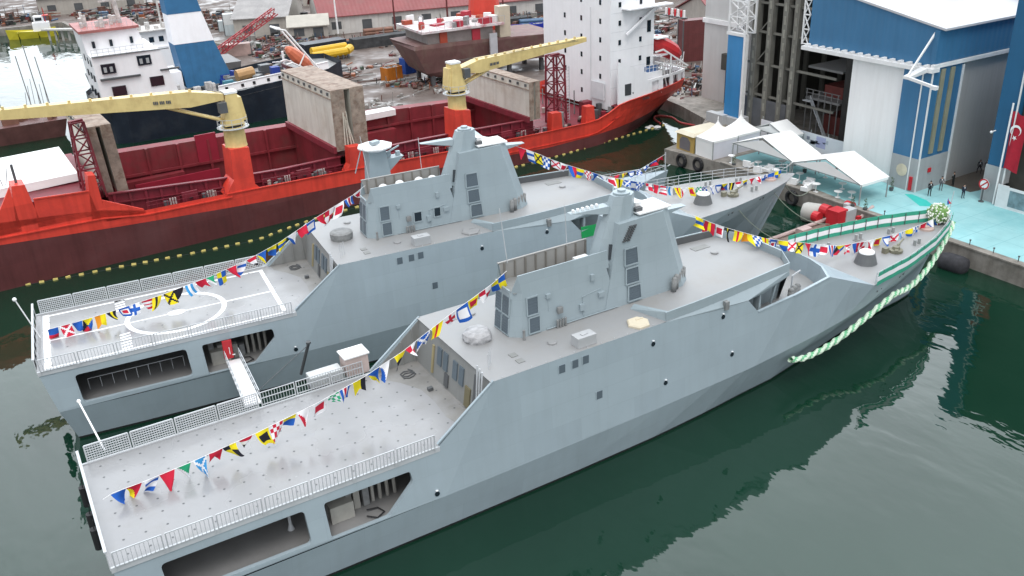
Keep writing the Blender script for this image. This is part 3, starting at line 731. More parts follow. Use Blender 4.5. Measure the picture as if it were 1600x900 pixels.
# garland rope along the bow
GP = [(1215,557)]
gpts = [(50.1,-5.6,2.75),(51.6,-5.62,2.45),(53.4,-5.5,2.4),(55.3,-5.35,2.55),(57.3,-5.2,2.95),(59.3,-5.0,3.4),(61.4,-4.75,3.85),(63.6,-4.45,4.25),
        (64.6,-4.25,4.1),(66.2,-3.95,4.0),(68.0,-3.55,4.2),(70.0,-3.0,4.6),(72.2,-2.2,5.1),(74.4,-1.3,5.6),(76.3,-.5,6.1),(76.9,-.15,6.5)]
def resample(pts, step):
    out = [Vector(pts[0])]; pts = [Vector(p) for p in pts]
    fine = []
    for i in range(len(pts)-1):
        p0 = pts[max(i-1,0)]; p1 = pts[i]; p2 = pts[i+1]; p3 = pts[min(i+2,len(pts)-1)]
        for k in range(20):
            t = k/20; fine.append(.5*((2*p1)+(p2-p0)*t+(2*p0-5*p1+4*p2-p3)*t*t+(3*p1-p0-3*p2+p3)*t**3))
    fine.append(pts[-1]); acc = 0
    for a, b in zip(fine, fine[1:]):
        acc += (b-a).length
        if acc >= step: out.append(b); acc = 0
    return out
g = MB(); path = resample(gpts, .13); n = 10; o0 = Vector(gpts[0]); base = 0
for i, p in enumerate(path):
    d = (path[min(i+1,len(path)-1)]-path[max(i-1,0)]).normalized(); a = d.cross(Vector((0,0,1))).normalized(); b = a.cross(d)
    for j in range(n):
        th = 2*pi*j/n; bulge = 1+.30*max(-.5, sin(th*1.0*2-i*1.15))
        g.v.append(tuple(p-o0+(a*cos(th)+b*sin(th))*.22*bulge*random.uniform(.93,1.07)))
for i in range(len(path)-1):
    for j in range(n):
        g.f.append((i*n+j,i*n+(j+1)%n,(i+1)*n+(j+1)%n,(i+1)*n+j)); g.m.append(0 if sin(2*pi*(j+.5)/n*2-(i+.5)*1.15) > -.35 else 1)
go = g.build('garland', [mat('garland_pale',(.60,.72,.58),rough=.8,var=.1), mat('garland_green',(.16,.48,.25),rough=.8,var=.15)], recalc=True)
go.location = o0; tag(go, 'twisted green and white garland hanging along the bow of the nearest warship', 'garland')
q = MB()
for i in range(420):
    th, ph = random.uniform(0,2*pi), math.acos(random.uniform(-.75,1)); r = .92*random.uniform(.80,1.10)
    c = Vector((sin(ph)*cos(th), sin(ph)*sin(th), cos(ph)*1.0)); t1 = c.orthogonal().normalized(); t2 = c.cross(t1)
    w = random.uniform(.07,.15); p = c*r; k = 0 if random.random() < .7 else 1
    q.mesh([p+t1*w,p+t2*w,p-t1*w,p-t2*w,p+c*.12],[(0,1,4),(1,2,4),(2,3,4),(3,0,4)],k)
q.lathe([(.2,-1.0),(.75,-.6),(.9,0),(.75,.6),(.2,.9)],(0,0,0),14,1)
bo = q.build('bouquet', [mat('bouquet_white',(.80,.83,.74),rough=.8,var=.12), mat('bouquet_green',(.16,.30,.09),rough=.8,var=.3)], recalc=False)
bo.location = (75.2,.35,7.5); tag(bo, 'round bouquet of white flowers and green leaves at the bow tip', 'bouquet')
r = thing('bow_jack', 'small dark blue and white flag on a thin staff at the bow tip', 'flag', (76.3,.1,6.6))
q = MB(); q.tube([(0,0,0),(.35,.0,2.9)],.035,6); q.build('staff', STEEL, r)
q = MB(); flag_mesh(q, Vector((-.55,0,2.3)), Vector((1,.2,0)).normalized(), .6, .75, 'purple'); q.build('flag', [FC[k] for k in FK], r, recalc=False)

# ================================================================= small things between the two warships
r = thing('gangway', 'white gangway with a red cover at its top, bridging the two warships', 'gangway', (12.45,17.9,4.1))
d = Vector((11.0,6.0,6.75))-Vector((12.45,17.9,4.1)); d0 = Vector((0,0,0)); sd = Vector((d.y,-d.x,0)).normalized()*.55
q = MB(); q.bar(d0,d,1.1,.1); q.build('walkway', WHITE, r)
q = MB()
for s in (-1,1):
    q.bar(d0+sd*s+Vector((0,0,1)),d+sd*s+Vector((0,0,1)),.05)
    q.bar(d0+sd*s+Vector((0,0,.5)),d+sd*s+Vector((0,0,.5)),.04)
    for k in range(9): p = d0+(d-d0)*(k/8)+sd*s; q.bar(p,p+Vector((0,0,1)),.045)
q.build('handrail', STEEL, r)
q = MB(); q.prism([d0+sd*1.1+Vector((0,.2,.2)),d0-sd*.2+Vector((0,.2,.2)),d0-sd*.2+Vector((0,-.0,1.9)),d0+sd*1.1+Vector((0,0,1.9))],(.0,-.12,0))
q.bar(d0+sd*.3+Vector((0,-.16,.7)),d0+sd*.3+Vector((0,-.16,1.3)),.12,.04,1); q.bar(d0+sd*.0+Vector((0,-.16,.6)),d0-sd*.4+Vector((0,-.16,.6)),.1,.04,1)
q.build('red_cover', [REDP, WHITE], r)
r = thing('storage_cabinet', 'pinkish cabinet with white top at the far edge of the bare flight deck', 'cabinet', (18.6,6.4,6.63))
q = MB(); q.cbox((0,0,0),(1.7,1.3,1.5)); q.build('body', mat('pinkish_panel',(.52,.42,.39),var=.12), r, bevel=.02)
q = MB(); q.cbox((0,0,1.5),(1.9,1.5,.10)); q.build('lid', WHITE, r)
q = MB(); q.bar((-.8,-.3,-.3),(-.8,-.3,0),.12); q.bar((.8,-.3,-.3),(.8,-.3,0),.12); q.bar((-1.2,-.9,-.05),(1.6,-.9,-.05),.14,.1); q.build('bracket', STEEL, r)
r = thing('tarpaulin_crate', 'low crate under pale tarpaulin beside the pinkish cabinet, by the port railing', 'crate', (16.3,6.3,6.63))
q = MB(); q.cbox((0,0,0),(2.4,1.1,.85)); q.build('body', mat('pale_tarpaulin',(.50,.52,.52),var=.15,bump=.5,bump_scale=3), r, bevel=.08)
q = MB(); q.cbox((0,0,-.25),(2.5,1.0,.25)); q.build('pallet', STEELD, r)
q = MB(); q.tube([(0,0,0),(.75,-.9,3.0)],.13,8); q.lathe([(.2,0),(.2,.15)],(.75,-.9,3.0),10); q.tube([(.75,-.9,2.9),(-7.5,-6.0,1.6)],.03,5)
po = q.build('mooring_post', STEELD); po.location = (17.0,15.4,2.5); tag(po, 'dark leaning post with a thin line between the hulls of the two warships', 'post')
# ================================================================= red cargo ship (own frame: s along, t away, z up)
CR = (0, 55.4, 0); CA = rad(2.5)
MC = Matrix.Translation(CR) @ Matrix.Rotation(CA, 4, 'Z')
def cg(s, t, z): return tuple(MC @ Vector((s, t, z)))
ORANGE = mat('orange_red_hull_paint', (.70,.058,.036), rough=.48, var=.12, scale=.35, streak=.5, dirt=(.40,.035,.03), dirt_amt=.6, dirt_scale=.18)
def patches(m, w, h, amt):
    plates(m, w, h, amt, .0)
BOOT = mat('antifouling_brown_red', (.118,.030,.030), rough=.6, var=.22, scale=.22, streak=.5, dirt=(.15,.06,.06), dirt_amt=.5, dirt_scale=.12)
patches(BOOT, 9.0, 2.6, .22); patches(ORANGE, 11.0, 2.2, .10)
MAROON = mat('maroon_deck_paint', (.20,.018,.032), rough=.55, var=.18, scale=.5, streak=.35, dirt=(.10,.03,.03), dirt_amt=.5, dirt_scale=.35)
HOLD = mat('hold_wall_red', (.22,.026,.036), rough=.55, var=.25, scale=.3, streak=.55, dirt=(.12,.05,.045), dirt_amt=.6, dirt_scale=.22)
CREAMR = mat('hatch_cover_cream', (.62,.60,.54), rough=.6, var=.07, scale=.4, streak=.40, dirt=(.36,.28,.20), dirt_amt=.35, dirt_scale=.3)
RUSTE = mat('hatch_edge_rust', (.30,.235,.19), rough=.75, var=.3, scale=1.2, dirt=(.13,.06,.035), dirt_amt=.7, dirt_scale=1.0)
YEL = mat('crane_yellow', (.70,.545,.235), rough=.45, var=.07, scale=.6, streak=.25, dirt=(.42,.27,.10), dirt_amt=.35, dirt_scale=.7)
SUPW = mat('superstructure_white', (.87,.87,.89), rough=.45, var=.03, streak=.10)
COVW = mat('white_tarpaulin', (.84,.83,.83), rough=.6, var=.03, bump=.3, bump_scale=1.2)
ship = thing('cargo_ship', 'red cargo ship with open holds, yellow deck cranes and white deckhouse', 'cargo ship', CR, CA)
BT = [(-20,5.9),(-2,5.05),(11,4.07),(25,3.28),(39,2.79),(68,1.5),(80,1.75),(86,1.9),(98,2.4)]      # boot top line
DK = [(-20,9.0),(8,6.6),(13,5.35),(22,5.2),(39,4.75),(56,4.2),(69,3.95),(77,3.9),(79,4.2),(82.5,5.7),(98,6.7)]  # top of side plating
def pl(tab, s):
    for (a, va), (b, vb) in zip(tab, tab[1:]):
        if a <= s <= b: return va+(vb-va)*(s-a)/(b-a)
    return tab[-1][1] if s > tab[-1][0] else tab[0][1]
def nearT(s, z): # plan shape of the near side: rounded stern, more so low down
    if s < 76: return 0.0
    k = min(1,(s-76)/(97.5-76)); low = max(0, min(1, 1-z/5.6)); return 2.6*(k**3)+low*7.0*k**1.6
BEAM = 21.0
SS = [-20,-10,-2,4,8.8,13,18,22.5,26,32,39,46,52.5,56.4,62,69,72,76,78,80,82,84,86,88,90,92,94,96,97.5]
h = MB()
for a, b in zip(SS, SS[1:]):
    def P(s, z): return (s, nearT(s, z), z)
    for k in range(4):
        h.poly([P(a,-1+(pl(BT,a)+1)*k/4),P(b,-1+(pl(BT,b)+1)*k/4),P(b,-1+(pl(BT,b)+1)*(k+1)/4),P(a,-1+(pl(BT,a)+1)*(k+1)/4)],1)
    for k in range(3):
        f0 = lambda s, k: pl(BT,s)+(pl(DK,s)-pl(BT,s))*k/3
        h.poly([P(a,f0(a,k)),P(b,f0(b,k)),P(b,f0(b,k+1)),P(a,f0(a,k+1))],0)
    # far side
    h.poly([(a,BEAM-nearT(a,0),-1),(b,BEAM-nearT(b,0),-1),(b,BEAM-nearT(b,6),pl(DK,b)),(a,BEAM-nearT(a,6),pl(DK,a))],0)
h.poly([(97.5,nearT(97.5,-1),-1),(97.5,BEAM-nearT(97.5,-1),-1),(97.5,BEAM-nearT(97.5,2.4),2.4),(97.5,nearT(97.5,2.4),2.4)],1)
h.poly([(97.5,nearT(97.5,2.4),2.4),(97.5,BEAM-nearT(97.5,2.4),2.4),(97.5,BEAM-2.6,6.7),(97.5,2.6,6.7)],0)
# raised bulwarks and crane columns growing out of the side plating
def wallseg(pts, mi=0, th=.35): h.prism([(s,.0,z) for s, z in pts], (0,th,0), mi)
wallseg([(-20,6),(.6,6),(.6,10.9),(-.9,8.6),(-2,8.7),(-2.2,8.6),(-20,9.9)])
h.hexa([(.2,0,6.5),(2.6,0,6.5),(2.6,2.6,6.5),(.2,2.6,6.5),(.8,0,10.95),(2.05,0,10.85),(2.05,2.4,10.85),(.8,2.4,10.95)])
wallseg([(2.2,6),(8.3,6),(7.9,8.75),(2.5,9.15)]); h.bar((2.5,-.06,9.2),(7.9,-.06,8.85),.16,.14)
h.hexa([(7.5,0,5.5),(9.0,0,5.5),(9.0,2.2,5.5),(7.5,2.2,5.5),(8.15,0,10.5),(8.9,0,10.4),(8.9,1.8,10.4),(8.15,1.8,10.5)])
wallseg([(8.9,5),(13.2,5),(13.0,5.5),(9.0,7.5)])
h.prism([(22.3,-.05,4.9),(26.6,-.05,4.9),(25.95,-.05,5.6),(25.95,-.05,10.15),(23.75,-.05,10.25),(23.55,-.05,6.6),(22.6,-.05,5.3)], (0,3.2,0))
h.prism([(53.2,-.05,4.0),(57.2,-.05,3.9),(56.35,-.05,4.6),(56.25,-.05,9.25),(53.9,-.05,9.55),(53.75,-.05,5.2)], (0,3.0,0))
h.prism([(37.6,-.02,4.5),(41.2,-.02,4.5),(40.2,-.02,5.4),(40.1,-.02,7.5),(38.4,-.02,7.6),(38.3,-.02,5.4)], (0,1.4,0))
h.prism([(69.5,-.02,3.6),(71.5,-.02,3.6),(71.3,-.02,6.25),(69.7,-.02,6.35)], (0,1.2,0))
h.prism([(75.7,-.02,3.6),(77.5,-.02,3.6),(77.2,-.02,6.2),(75.9,-.02,6.2)], (0,1.2,0))
# rubbing strake
for a, b in zip([-12,5,8.6,13,18,22.4],[5,8.6,13,18,22.4,23]): h.bar((a,-.08,pl(DK,a)-.5 if a >= 13 else 5.6-(a-5)*.03),(b,-.08,pl(DK,b)-.5 if b >= 13 else 5.6-(b-5)*.03),.18,.12)
for a, b in zip(SS[7:], SS[8:]): h.bar((a,nearT(a,6)-.06,pl(DK,a)-.04),(b,nearT(b,6)-.06,pl(DK,b)-.04),.2,.1)
for a, b in zip(SS[14:], SS[15:]): h.bar((a,nearT(a,3.2)-.05,pl(DK,a)-2.0),(b,nearT(b,3.2)-.05,pl(DK,b)-2.0),.12,.1)
h.build('hull', [ORANGE, BOOT], ship)
# deck + coaming + holds
d = MB()
zc = lambda s: max(6.0, 7.3-.075*(s-11)) if s < 50 else 6.0-.03*(s-50)      # coaming top
for (a, b) in ((12.5,22.6),(26.6,52.6),(57,69)):
    pass
d.poly([(-20,.3,6.4),(9,.3,6.2),(9,2.4,6.2),(-20,2.4,6.4)]); 
d.poly([(9,.1,4.5),(69,.1,3.0),(69,2.4,3.0),(9,2.4,4.5)]); d.poly([(69,.2,3.2),(82,.2,3.4),(82,BEAM-.2,3.4),(69,BEAM-.2,3.2)])
d.poly([(82,.5,5.0),(97.4,2.8,6.2),(97.4,BEAM-2.8,6.2),(82,BEAM-.5,5.0)])
d.build('main_deck', MAROON, ship)
c = MB()
for s0, s1, zt in ((10,38,None),(41.5,68,None)):
    for a in range(int(s0), int(s1), 4):
        b = min(a+4, s1)
        c.hexa([(a,2.4,3.0),(b,2.4,3.0),(b,2.7,3.0),(a,2.7,3.0),(a,2.4,zc(a)),(b,2.4,zc(b)),(b,2.7,zc(b)),(a,2.7,zc(a))])
        c.bar((a,2.3,zc(a)),(b,2.3,zc(b)),.5,.14); c.bar((a,2.2,zc(a)-1.1),(b,2.2,zc(b)-1.1),.3,.1)
    for k in range(int((s1-s0)/1.7)): s = s0+.6+k*1.7; c.bar((s,2.25,3.2),(s,2.25,zc(s)),.12,.3)
c.split_build('hatch_coaming', MAROON, ship)
q = MB(); random.seed(21)
for k in range(70):
    s = random.choice((random.uniform(57.5,69),random.uniform(27,37),random.uniform(13.5,22),random.uniform(72.5,81),random.uniform(43,53))); z = pl(DK,s)-.95
    t = random.uniform(.7,1.9) if s < 70 else random.uniform(.8,14)
    if random.random() < .6: q.cbox((s,t,z),(random.uniform(.2,.8),random.uniform(.2,.6),random.uniform(.3,1.5)),random.random(),k%4)
    else: q.tube([(s,t,z+.15),(s+random.uniform(.6,2.4),t+random.uniform(-.2,.3),z+.2)],.09,6,k%4)
q.build('deck_fitting', [MAROON, RUBG, mat('fitting_dark',(.06,.02,.02)), mat('fitting_pale',(.42,.36,.33))], ship, kind='stuff')
c = MB()
farz = [(9,7.5),(14.5,7.35),(37,6.65),(38,6.6),(50,6.3),(68,5.3)]
for (s0, s1) in ((10,38),(41.5,68)):
    n = 7
    for k in range(n):
        a, b = s0+(s1-s0)*k/n, s0+(s1-s0)*(k+1)/n
        c.poly([(a,19,0),(b,19,0),(b,19,pl(farz,b)),(a,19,pl(farz,a))]); c.poly([(a,19,pl(farz,a)),(b,19,pl(farz,b)),(b,21,pl(farz,b)),(a,21,pl(farz,a))])
        c.bar((a,18.9,0),(a,18.9,pl(farz,a)),.5,.3)
        c.poly([(a,2.7,0),(b,2.7,0),(b,2.7,zc(b)),(a,2.7,zc(a))])
    c.poly([(s0,2.7,0),(s0,19,0),(s0,19,pl(farz,s0)),(s0,2.7,zc(s0))]); c.poly([(s1,2.7,0),(s1,19,0),(s1,19,pl(farz,s1)),(s1,2.7,zc(s1))])
    c.poly([(s0,2.7,.2),(s1,2.7,.2),(s1,19,.2),(s0,19,.2)])
    c.bar((s0,19.0,4.2),(s1,19.0,3.6),.8,.3)
    c.box(s0+3,s0+12,17.6,18.9,.3,3.6)
c.poly([(37.9,2.5,5.9),(41.6,2.5,5.9),(41.6,21,5.9),(37.9,21,5.9)])
c.build('cargo_hold', HOLD, ship)
# railings along the walkway
for (a, b) in ((13.5,22.3),(27,37.5),(41,53),(57.5,69)):
    r = MB(); n = int((b-a)/1.1)
    for k in range(n+1):
        s = a+(b-a)*k/n; r.bar((s,.35,pl(DK,s)-.9),(s,.35,pl(DK,s)+.75),.06)
        if k % 4 == 2: r.cbox((s,.9,pl(DK,s)-.9),(.5,.5,1.2),0,1)
    r.bar((a,.35,pl(DK,a)+.75),(b,.35,pl(DK,b)+.75),.05); r.bar((a,.35,pl(DK,a)+.35),(b,.35,pl(DK,b)+.35),.04)
    r.build('walkway_rail', [MAROON, STEELD], ship)
for s in (16.2,20.5,30,34.5,47,50.8,60,65):
    r = MB()
    for k in range(3): r.tube([(s+.3*k,.9,pl(DK,s)-1.0),(s+.3*k,.9,pl(DK,s)+.5)],.10,8)
    r.build('vent_pipe', mat('pale_pipe',(.45,.38,.36),var=.2), ship)
for s in (18.5,32.5,45,49.5,62.5):
    r = MB(); z = pl(DK,s)-.9; r.box(s-.9,s+.9,.95,1.2,z,z+1.75); r.lathe([(.22,0),(.22,.05)],(s,.8,z+1.0),8,1); r.build('mooring_panel', [MAROON, BLACK], ship)
# upright folded hatch covers
def cover(s0, s1, t0, t1, z0, z1, lean=0.0, gap=True, nm='hatch_cover'):
    m = MB(); w = (s1-s0); 
    for (a, b) in (((s0, s0+w*.40),(s0+w*.58, s1)) if gap else ((s0,s1),)):
        m.hexa([(a,t0,z0),(b,t0,z0),(b,t1,z0),(a,t1,z0),(a+lean,t0,z1),(b+lean,t0,z1),(b+lean,t1,z1),(a+lean,t1,z1)],0)
        m.hexa([(a-.02,t0-.06,z0+.1),(b+.02,t0-.06,z0+.1),(b+.02,t0,z0+.1),(a-.02,t0,z0+.1),(a-.02+lean,t0-.06,z1),(b+.02+lean,t0-.06,z1),(b+.02+lean,t0,z1),(a-.02+lean,t0,z1)],1)
    m.box(s0-.05+lean,s1+.05+lean,t0,t1,z1,z1+.14,1)
    n = 9
    for k in range(n):                                   # fittings along the upper edge and hinges low down
        t = t0+.8+(t1-t0-1.6)*k/(n-1)
        m.box(s0-.18+lean,s0+.02+lean,t-.18,t+.18,z1-.55,z1-.2,2)
        m.box(s0-.10,s0+.02,t-.25,t+.25,z0+.15,z0+.5,2)
    m.bar((s0-.12+lean,t0,z1-.9),(s0-.12+lean,t1,z1-.9),.12,.12,1)
    m.bar((s0-.2,t0-.1,z0+.2),(s0-.2,t1,z0+.2),.4,.8,3)
    m.build(nm, [CREAMR, RUSTE, STEELD, MAROON], ship)
cover(9.9,12.6,4.6,18.6,6.6,14.4,-.3)
cover(37.6,42.0,2.2,19.2,6.7,14.3,.1)
cover(66.6,68.4,1.2,18.6,5.6,10.9,.1)
m = MB(); m.hexa([(-20,7,7.4),(8.3,7.0,8.2),(8.3,20.0,8.2),(-20,20.0,7.4),(-20,7.2,8.7),(8.1,7.2,9.0),(8.1,19.8,9.3),(-20,19.8,8.9)]); m.build('tarpaulin_cover', COVW, ship)
m = MB(); m.box(-20,9.4,3,20.6,5.4,8.0); m.build('hatch_coaming', MAROON, ship)
m = MB(); m.box(49.0,54.0,18.3,20.4,5.4,6.3); m.build('white_hatch', WHITE, ship)
m = MB(); m.box(24.4,27.2,18.75,19.0,3.6,7.75); m.box(15.5,26.5,17.2,17.5,.3,3.2); m.build('hold_plate', mat('fresh_maroon',(.27,.015,.035),var=.1), ship)
# lattice jib rests
def lattice(s, t, z0, z1, w0, w1, nm='jib_rest'):
    m = MB(); C4 = [(-1,-1),(1,-1),(1,1),(-1,1)]
    def pt(c, z): k = (z-z0)/(z1-z0); w = (w0+(w1-w0)*k)/2; return (s+c[0]*w, t+c[1]*w, z)
    n = 5
    for i in range(4): m.bar(pt(C4[i],z0),pt(C4[i],z1),.22)
    for k in range(n):
        za, zb = z0+(z1-z0)*k/n, z0+(z1-z0)*(k+1)/n
        for i in range(4):
            m.bar(pt(C4[i],za),pt(C4[(i+1)%4],zb),.14); m.bar(pt(C4[i],zb),pt(C4[(i+1)%4],zb),.14)
    m.bar((s-.7,t,z1),(s+.7,t,z1+.1),.5,.3); m.build(nm, MAROON, ship)
lattice(8.8,3.6,7.0,15.6,2.2,1.3); lattice(73.6,4.5,3.4,13.4,2.2,1.9)
m = MB()
for k in range(2): m.bar((75.4+k*.7,4.5,3.4),(75.4+k*.7,4.5,11.5),.07)
for k in range(18): m.bar((75.4,4.5,3.6+k*.45),(76.1,4.5,3.6+k*.45),.05)
m.build('ladder', STEEL, ship)
# cranes: round post, slewing ring, slanted house, box jib, luffing ram
def crane(s, t, zb, zt, tip, jz, zpost):
    m = MB(); m.lathe([(1.30,zb),(1.25,zb+.3),(1.2,zpost),(1.35,zpost+.05),(1.35,zpost+.35)],(s,t,0),20); m.build('crane_post', YEL, ship, smooth=False)
    m = MB(); m.lathe([(1.15,zpost+.35),(1.15,zpost+.6)],(s,t,0),20); m.build('slewing_ring', BLACK, ship)
    d = 1 if tip[0] > s else -1
    m = MB(); a = 1.15
    m.hexa([(s-a,t-1.0,zpost+.6),(s+a,t-1.0,zpost+.6),(s+a,t+1.0,zpost+.6),(s-a,t+1.0,zpost+.6),(s-.65-.2*d,t-.7,zt),(s+.65-.2*d,t-.7,zt),(s+.65-.2*d,t+.7,zt),(s-.65-.2*d,t+.7,zt)])
    m.cbox((s-.2*d,t,zt),(1.5,1.5,.25),0,1)
    m.hexa([(s-1.6*d,t-.8,zpost+1),(s-.9*d,t-.8,zpost+1),(s-.9*d,t+.8,zpost+1),(s-1.6*d,t+.8,zpost+1),(s-1.3*d,t-.7,zt-.5),(s-.8*d,t-.7,zt-.5),(s-.8*d,t+.7,zt-.5),(s-1.3*d,t+.7,zt-.5)],0)
    m.cbox((s+1.1*d,t-1.0,zt-1.9),(.9,.9,1.2),0,2)
    m.build('crane_house', [YEL, WHITE, STEELD], ship)
    m = MB()
    for k in range(10):
        th = 2*pi*k/10; m.bar((s+1.75*cos(th),t+1.75*sin(th),zpost+.3),(s+1.75*cos(th),t+1.75*sin(th),zpost+1.4),.05)
        t2 = 2*pi*(k+1)/10
        for z in (zpost+.9, zpost+1.4): m.bar((s+1.75*cos(th),t+1.75*sin(th),z),(s+1.75*cos(t2),t+1.75*sin(t2),z),.05)
    m.lathe([(1.85,zpost+.24),(1.85,zpost+.3)],(s,t,0),16)
    m.build('crane_platform', STEEL, ship)
    # jib
    m = MB(); r = (s+.7*d, t, jz); e = tip
    def sec(p, w, hh): return [(p[0],p[1]-w/2,p[2]-hh/2),(p[0],p[1]+w/2,p[2]-hh/2),(p[0],p[1]+w/2,p[2]+hh/2),(p[0],p[1]-w/2,p[2]+hh/2)]
    S = [sec(r,1.5,.7), sec(lerp(r,e,.13),1.5,1.75), sec(lerp(r,e,.35),1.4,1.5), sec(lerp(r,e,.7),1.2,1.1), sec(e,.9,.6)]
    for A, B in zip(S, S[1:]):
        for i in range(4): m.poly([A[i],A[(i+1)%4],B[(i+1)%4],B[i]])
    m.poly(S[0]); m.poly(S[-1])
    for k in range(12):
        p = lerp(r,e,.12+.85*k/12); hh = .55+.35*(1-k/12); m.cbox((p[0],p[1]-.4,p[2]+hh-.1),(.25,.25,.3),0,0)
    p = lerp(r,e,.2); q = lerp(r,e,.27)
    for k in range(3):
        for j in range(3): a = lerp(p,q,k/3+j*.09); m.bar((a[0],t-.785,a[2]-.05),(a[0]+.14*d,t-.785,a[2]-.05),.02,.35,1)
    m.build('crane_jib', [YEL, STEELD], ship)
    m = MB(); p = lerp(r,e,.22); m.tube([(s+1.0*d,t-.3,zpost+1.2),(p[0],p[1]-.3,p[2]-.75)],.16,8); m.tube([(s+1.0*d,t+.5,zpost+1.2),(p[0],p[1]+.5,p[2]-.75)],.16,8); m.build('luffing_ram', YEL, ship)
    m = MB()
    for y in (-.35,.35): m.tube([(s-.2*d,t+y,zt+.2),lerp(r,e,.9)[:1]+(t+y,)+(lerp(r,e,.9)[2]+.3,)],.03,5)
    m.build('hoist_cable', STEELD, ship)
crane(25.0,1.6,10.15,16.4,(-5.0,1.8,18.6),16.2,12.2)
crane(55.2,1.6,9.3,15.4,(77.6,2.6,15.4),14.4,11.2)
# superstructure
q = MB()
q.box(81.9,90.3,2.0,19.0,4.2,22.5); sp = q.build('superstructure', SUPW, ship)
q = MB()
for k in range(9): q.bar((78.8,3.5+k*1.7,3.3),(78.8,3.5+k*1.7,4.6+1.2*(k%3)),.14)
q.bar((78.8,3.5,5.0),(78.8,17,5.0),.1); q.build('pipe_stand', RUBG, ship)
q = MB()
q.box(88.0,91.5,1.2,18.5,5.6,9.0); q.box(90.3,93.0,3.4,16,9.0,13.8)
q.prism([(90.3,5.5,14.3),(93,5.5,14.3),(93,15,14.3),(90.3,15,14.3)],(0,0,4.6))
q.prism([(90.3,4.0,19.0),(95,5.5,17.2),(95,5.5,17.5),(90.3,4.0,19.4)],(0,10,0))
q.bar((84.5,1.5,15.2),(90.2,1.2,18.9),.3); q.bar((86.5,1.6,16.4),(91.2,1.6,18.7),.25); q.box(84.0,92.5,.3,2.0,18.8,19.0); q.box(90.3,92.6,1.2,3.4,11.2,11.4); q.box(90.3,92.6,1.2,3.4,13.8,14.0)
q.build('aft_house', SUPW, sp)
q = MB(); # side plating of the stern: white bulwark with mooring openings
SB = [(81.9,11.8),(84,10.9),(86,10.0),(88,9.3)]
for (a, za), (b, zb) in zip(SB, SB[1:]):
    y0, y1 = nearT(a,6)+.02, nearT(b,6)+.02
    q.hexa([(a,y0,pl(DK,a)),(b,y1,pl(DK,b)),(b,y1+.25,pl(DK,b)),(a,y0+.25,pl(DK,a)),(a,y0+.12,za),(b,y1+.12,zb),(b,y1+.37,zb),(a,y0+.37,za)])
ST2 = [88,89,90.6,91.6,93.4,94.2,95.6,96.4,97.5]
for k, (a, b) in enumerate(zip(ST2, ST2[1:])):
    y0, y1 = nearT(a,6)+.02, nearT(b,6)+.02
    if k % 2 == 0: q.hexa([(a,y0,pl(DK,a)),(b,y1,pl(DK,b)),(b,y1+.25,pl(DK,b)),(a,y0+.25,pl(DK,a)),(a,y0+.08,7.9),(b,y1+.08,7.9),(b,y1+.3,7.9),(a,y0+.3,7.9)])
    q.hexa([(a,y0+.06,7.75),(b,y1+.06,7.75),(b,y1+.3,7.75),(a,y0+.3,7.75),(a,y0+.08,8.15),(b,y1+.08,8.15),(b,y1+.3,8.15),(a,y0+.3,8.15)])
q.hexa([(97.3,2.7,6.7),(97.6,2.7,6.7),(97.6,17,6.7),(97.3,17,6.7),(97.3,2.7,8.15),(97.6,2.7,8.15),(97.6,17,8.15),(97.3,17,8.15)])
q.build('stern_bulwark', SUPW, ship)
q = MB(); q.poly([(88.6,1.1,6.1),(97.2,3.9,6.5),(97.2,3.9,7.8),(88.6,1.1,7.8)]); q.box(83.2,84.4,-.02+nearT(84,6)-.0,nearT(84,6)+.1,6.6,8.3); q.split_build('mooring_shade_panel', mat('mooring_dark',(.05,.055,.06)), ship)  # dark sheets standing in for the shade inside the openings
q = MB()
for z in (5.9,8.7,11.4,14.1,16.8,19.5):
    for t in (4.4,9.0,13.2):
        if z < 6.5 and t > 12: continue
        q.box(81.86,81.95,t-.22,t+.22,z,z+.75)
for z in (8.3,11.0,13.8,16.6,19.2):
    for s in (83.6,87.6): q.box(s-.22,s+.22,1.92,2.02,z,z+.72)
for z in (9.6,15.0): q.box(88.9,89.6,1.92,2.02,z,z+1.7)
q.split_build('window', GLASSD, sp)
q = MB()
for z in (7.6,10.3,13.0,15.7,18.4): q.box(81.96,90.3,1.98,19,z,z+.04)
q.box(81.8,81.86,6.6,6.7,4.5,19); q.box(81.6,81.75,3.2,6.4,5.6,8.2); q.build('deck_seam', mat('pale_grey_trim',(.66,.67,.69)), sp)
q = MB()
for k in range(7):
    a = (88.4+k*.75, 1.5); q.bar((a[0],a[1],9.0),(a[0],a[1],10.1),.06)
q.bar((88.4,1.5,10.1),(92.9,1.5,10.1),.06); q.bar((88.4,1.5,9.6),(92.9,1.5,9.6),.05); q.build('stern_rail', WHITE, ship)
q = MB(); q.box(88.5,91.0,1.6,1.9,9.02,9.85); q.build('awning', mat('faded_blue',(.08,.16,.34)), ship)
q = MB(); c0 = Vector((93.4,2.6,11.9)); ax = Vector((.8,-.05,-.45)).normalized()
pts = [c0+ax*x for x in (-3.2,-2.6,-1.5,0,1.6,2.6,3.1)]
for (a, b, r0, r1) in ((0,1,.5,1.1),(1,2,1.1,1.35),(2,3,1.35,1.4),(3,4,1.4,1.3),(4,5,1.3,.9),(5,6,.9,.2)): q.tube([pts[a],pts[b]],r0,10,0,r1)
q.build('lifeboat', mat('lifeboat_red',(.50,.03,.035),rough=.4), ship, smooth=False)
q = MB()
for t in (1.0, 4.0): q.bar((89.8,t,12.0),(91.4,t,12.2),.2); q.bar((91.4,t,12.2),(96.6,t,9.0),.22); q.bar((93.0,t,11.2),(93.0,t,8),.18); q.bar((89.8,t,10.6),(96.4,t,8.8),.16)
q.build('davit', WHITE, ship)
q = MB()
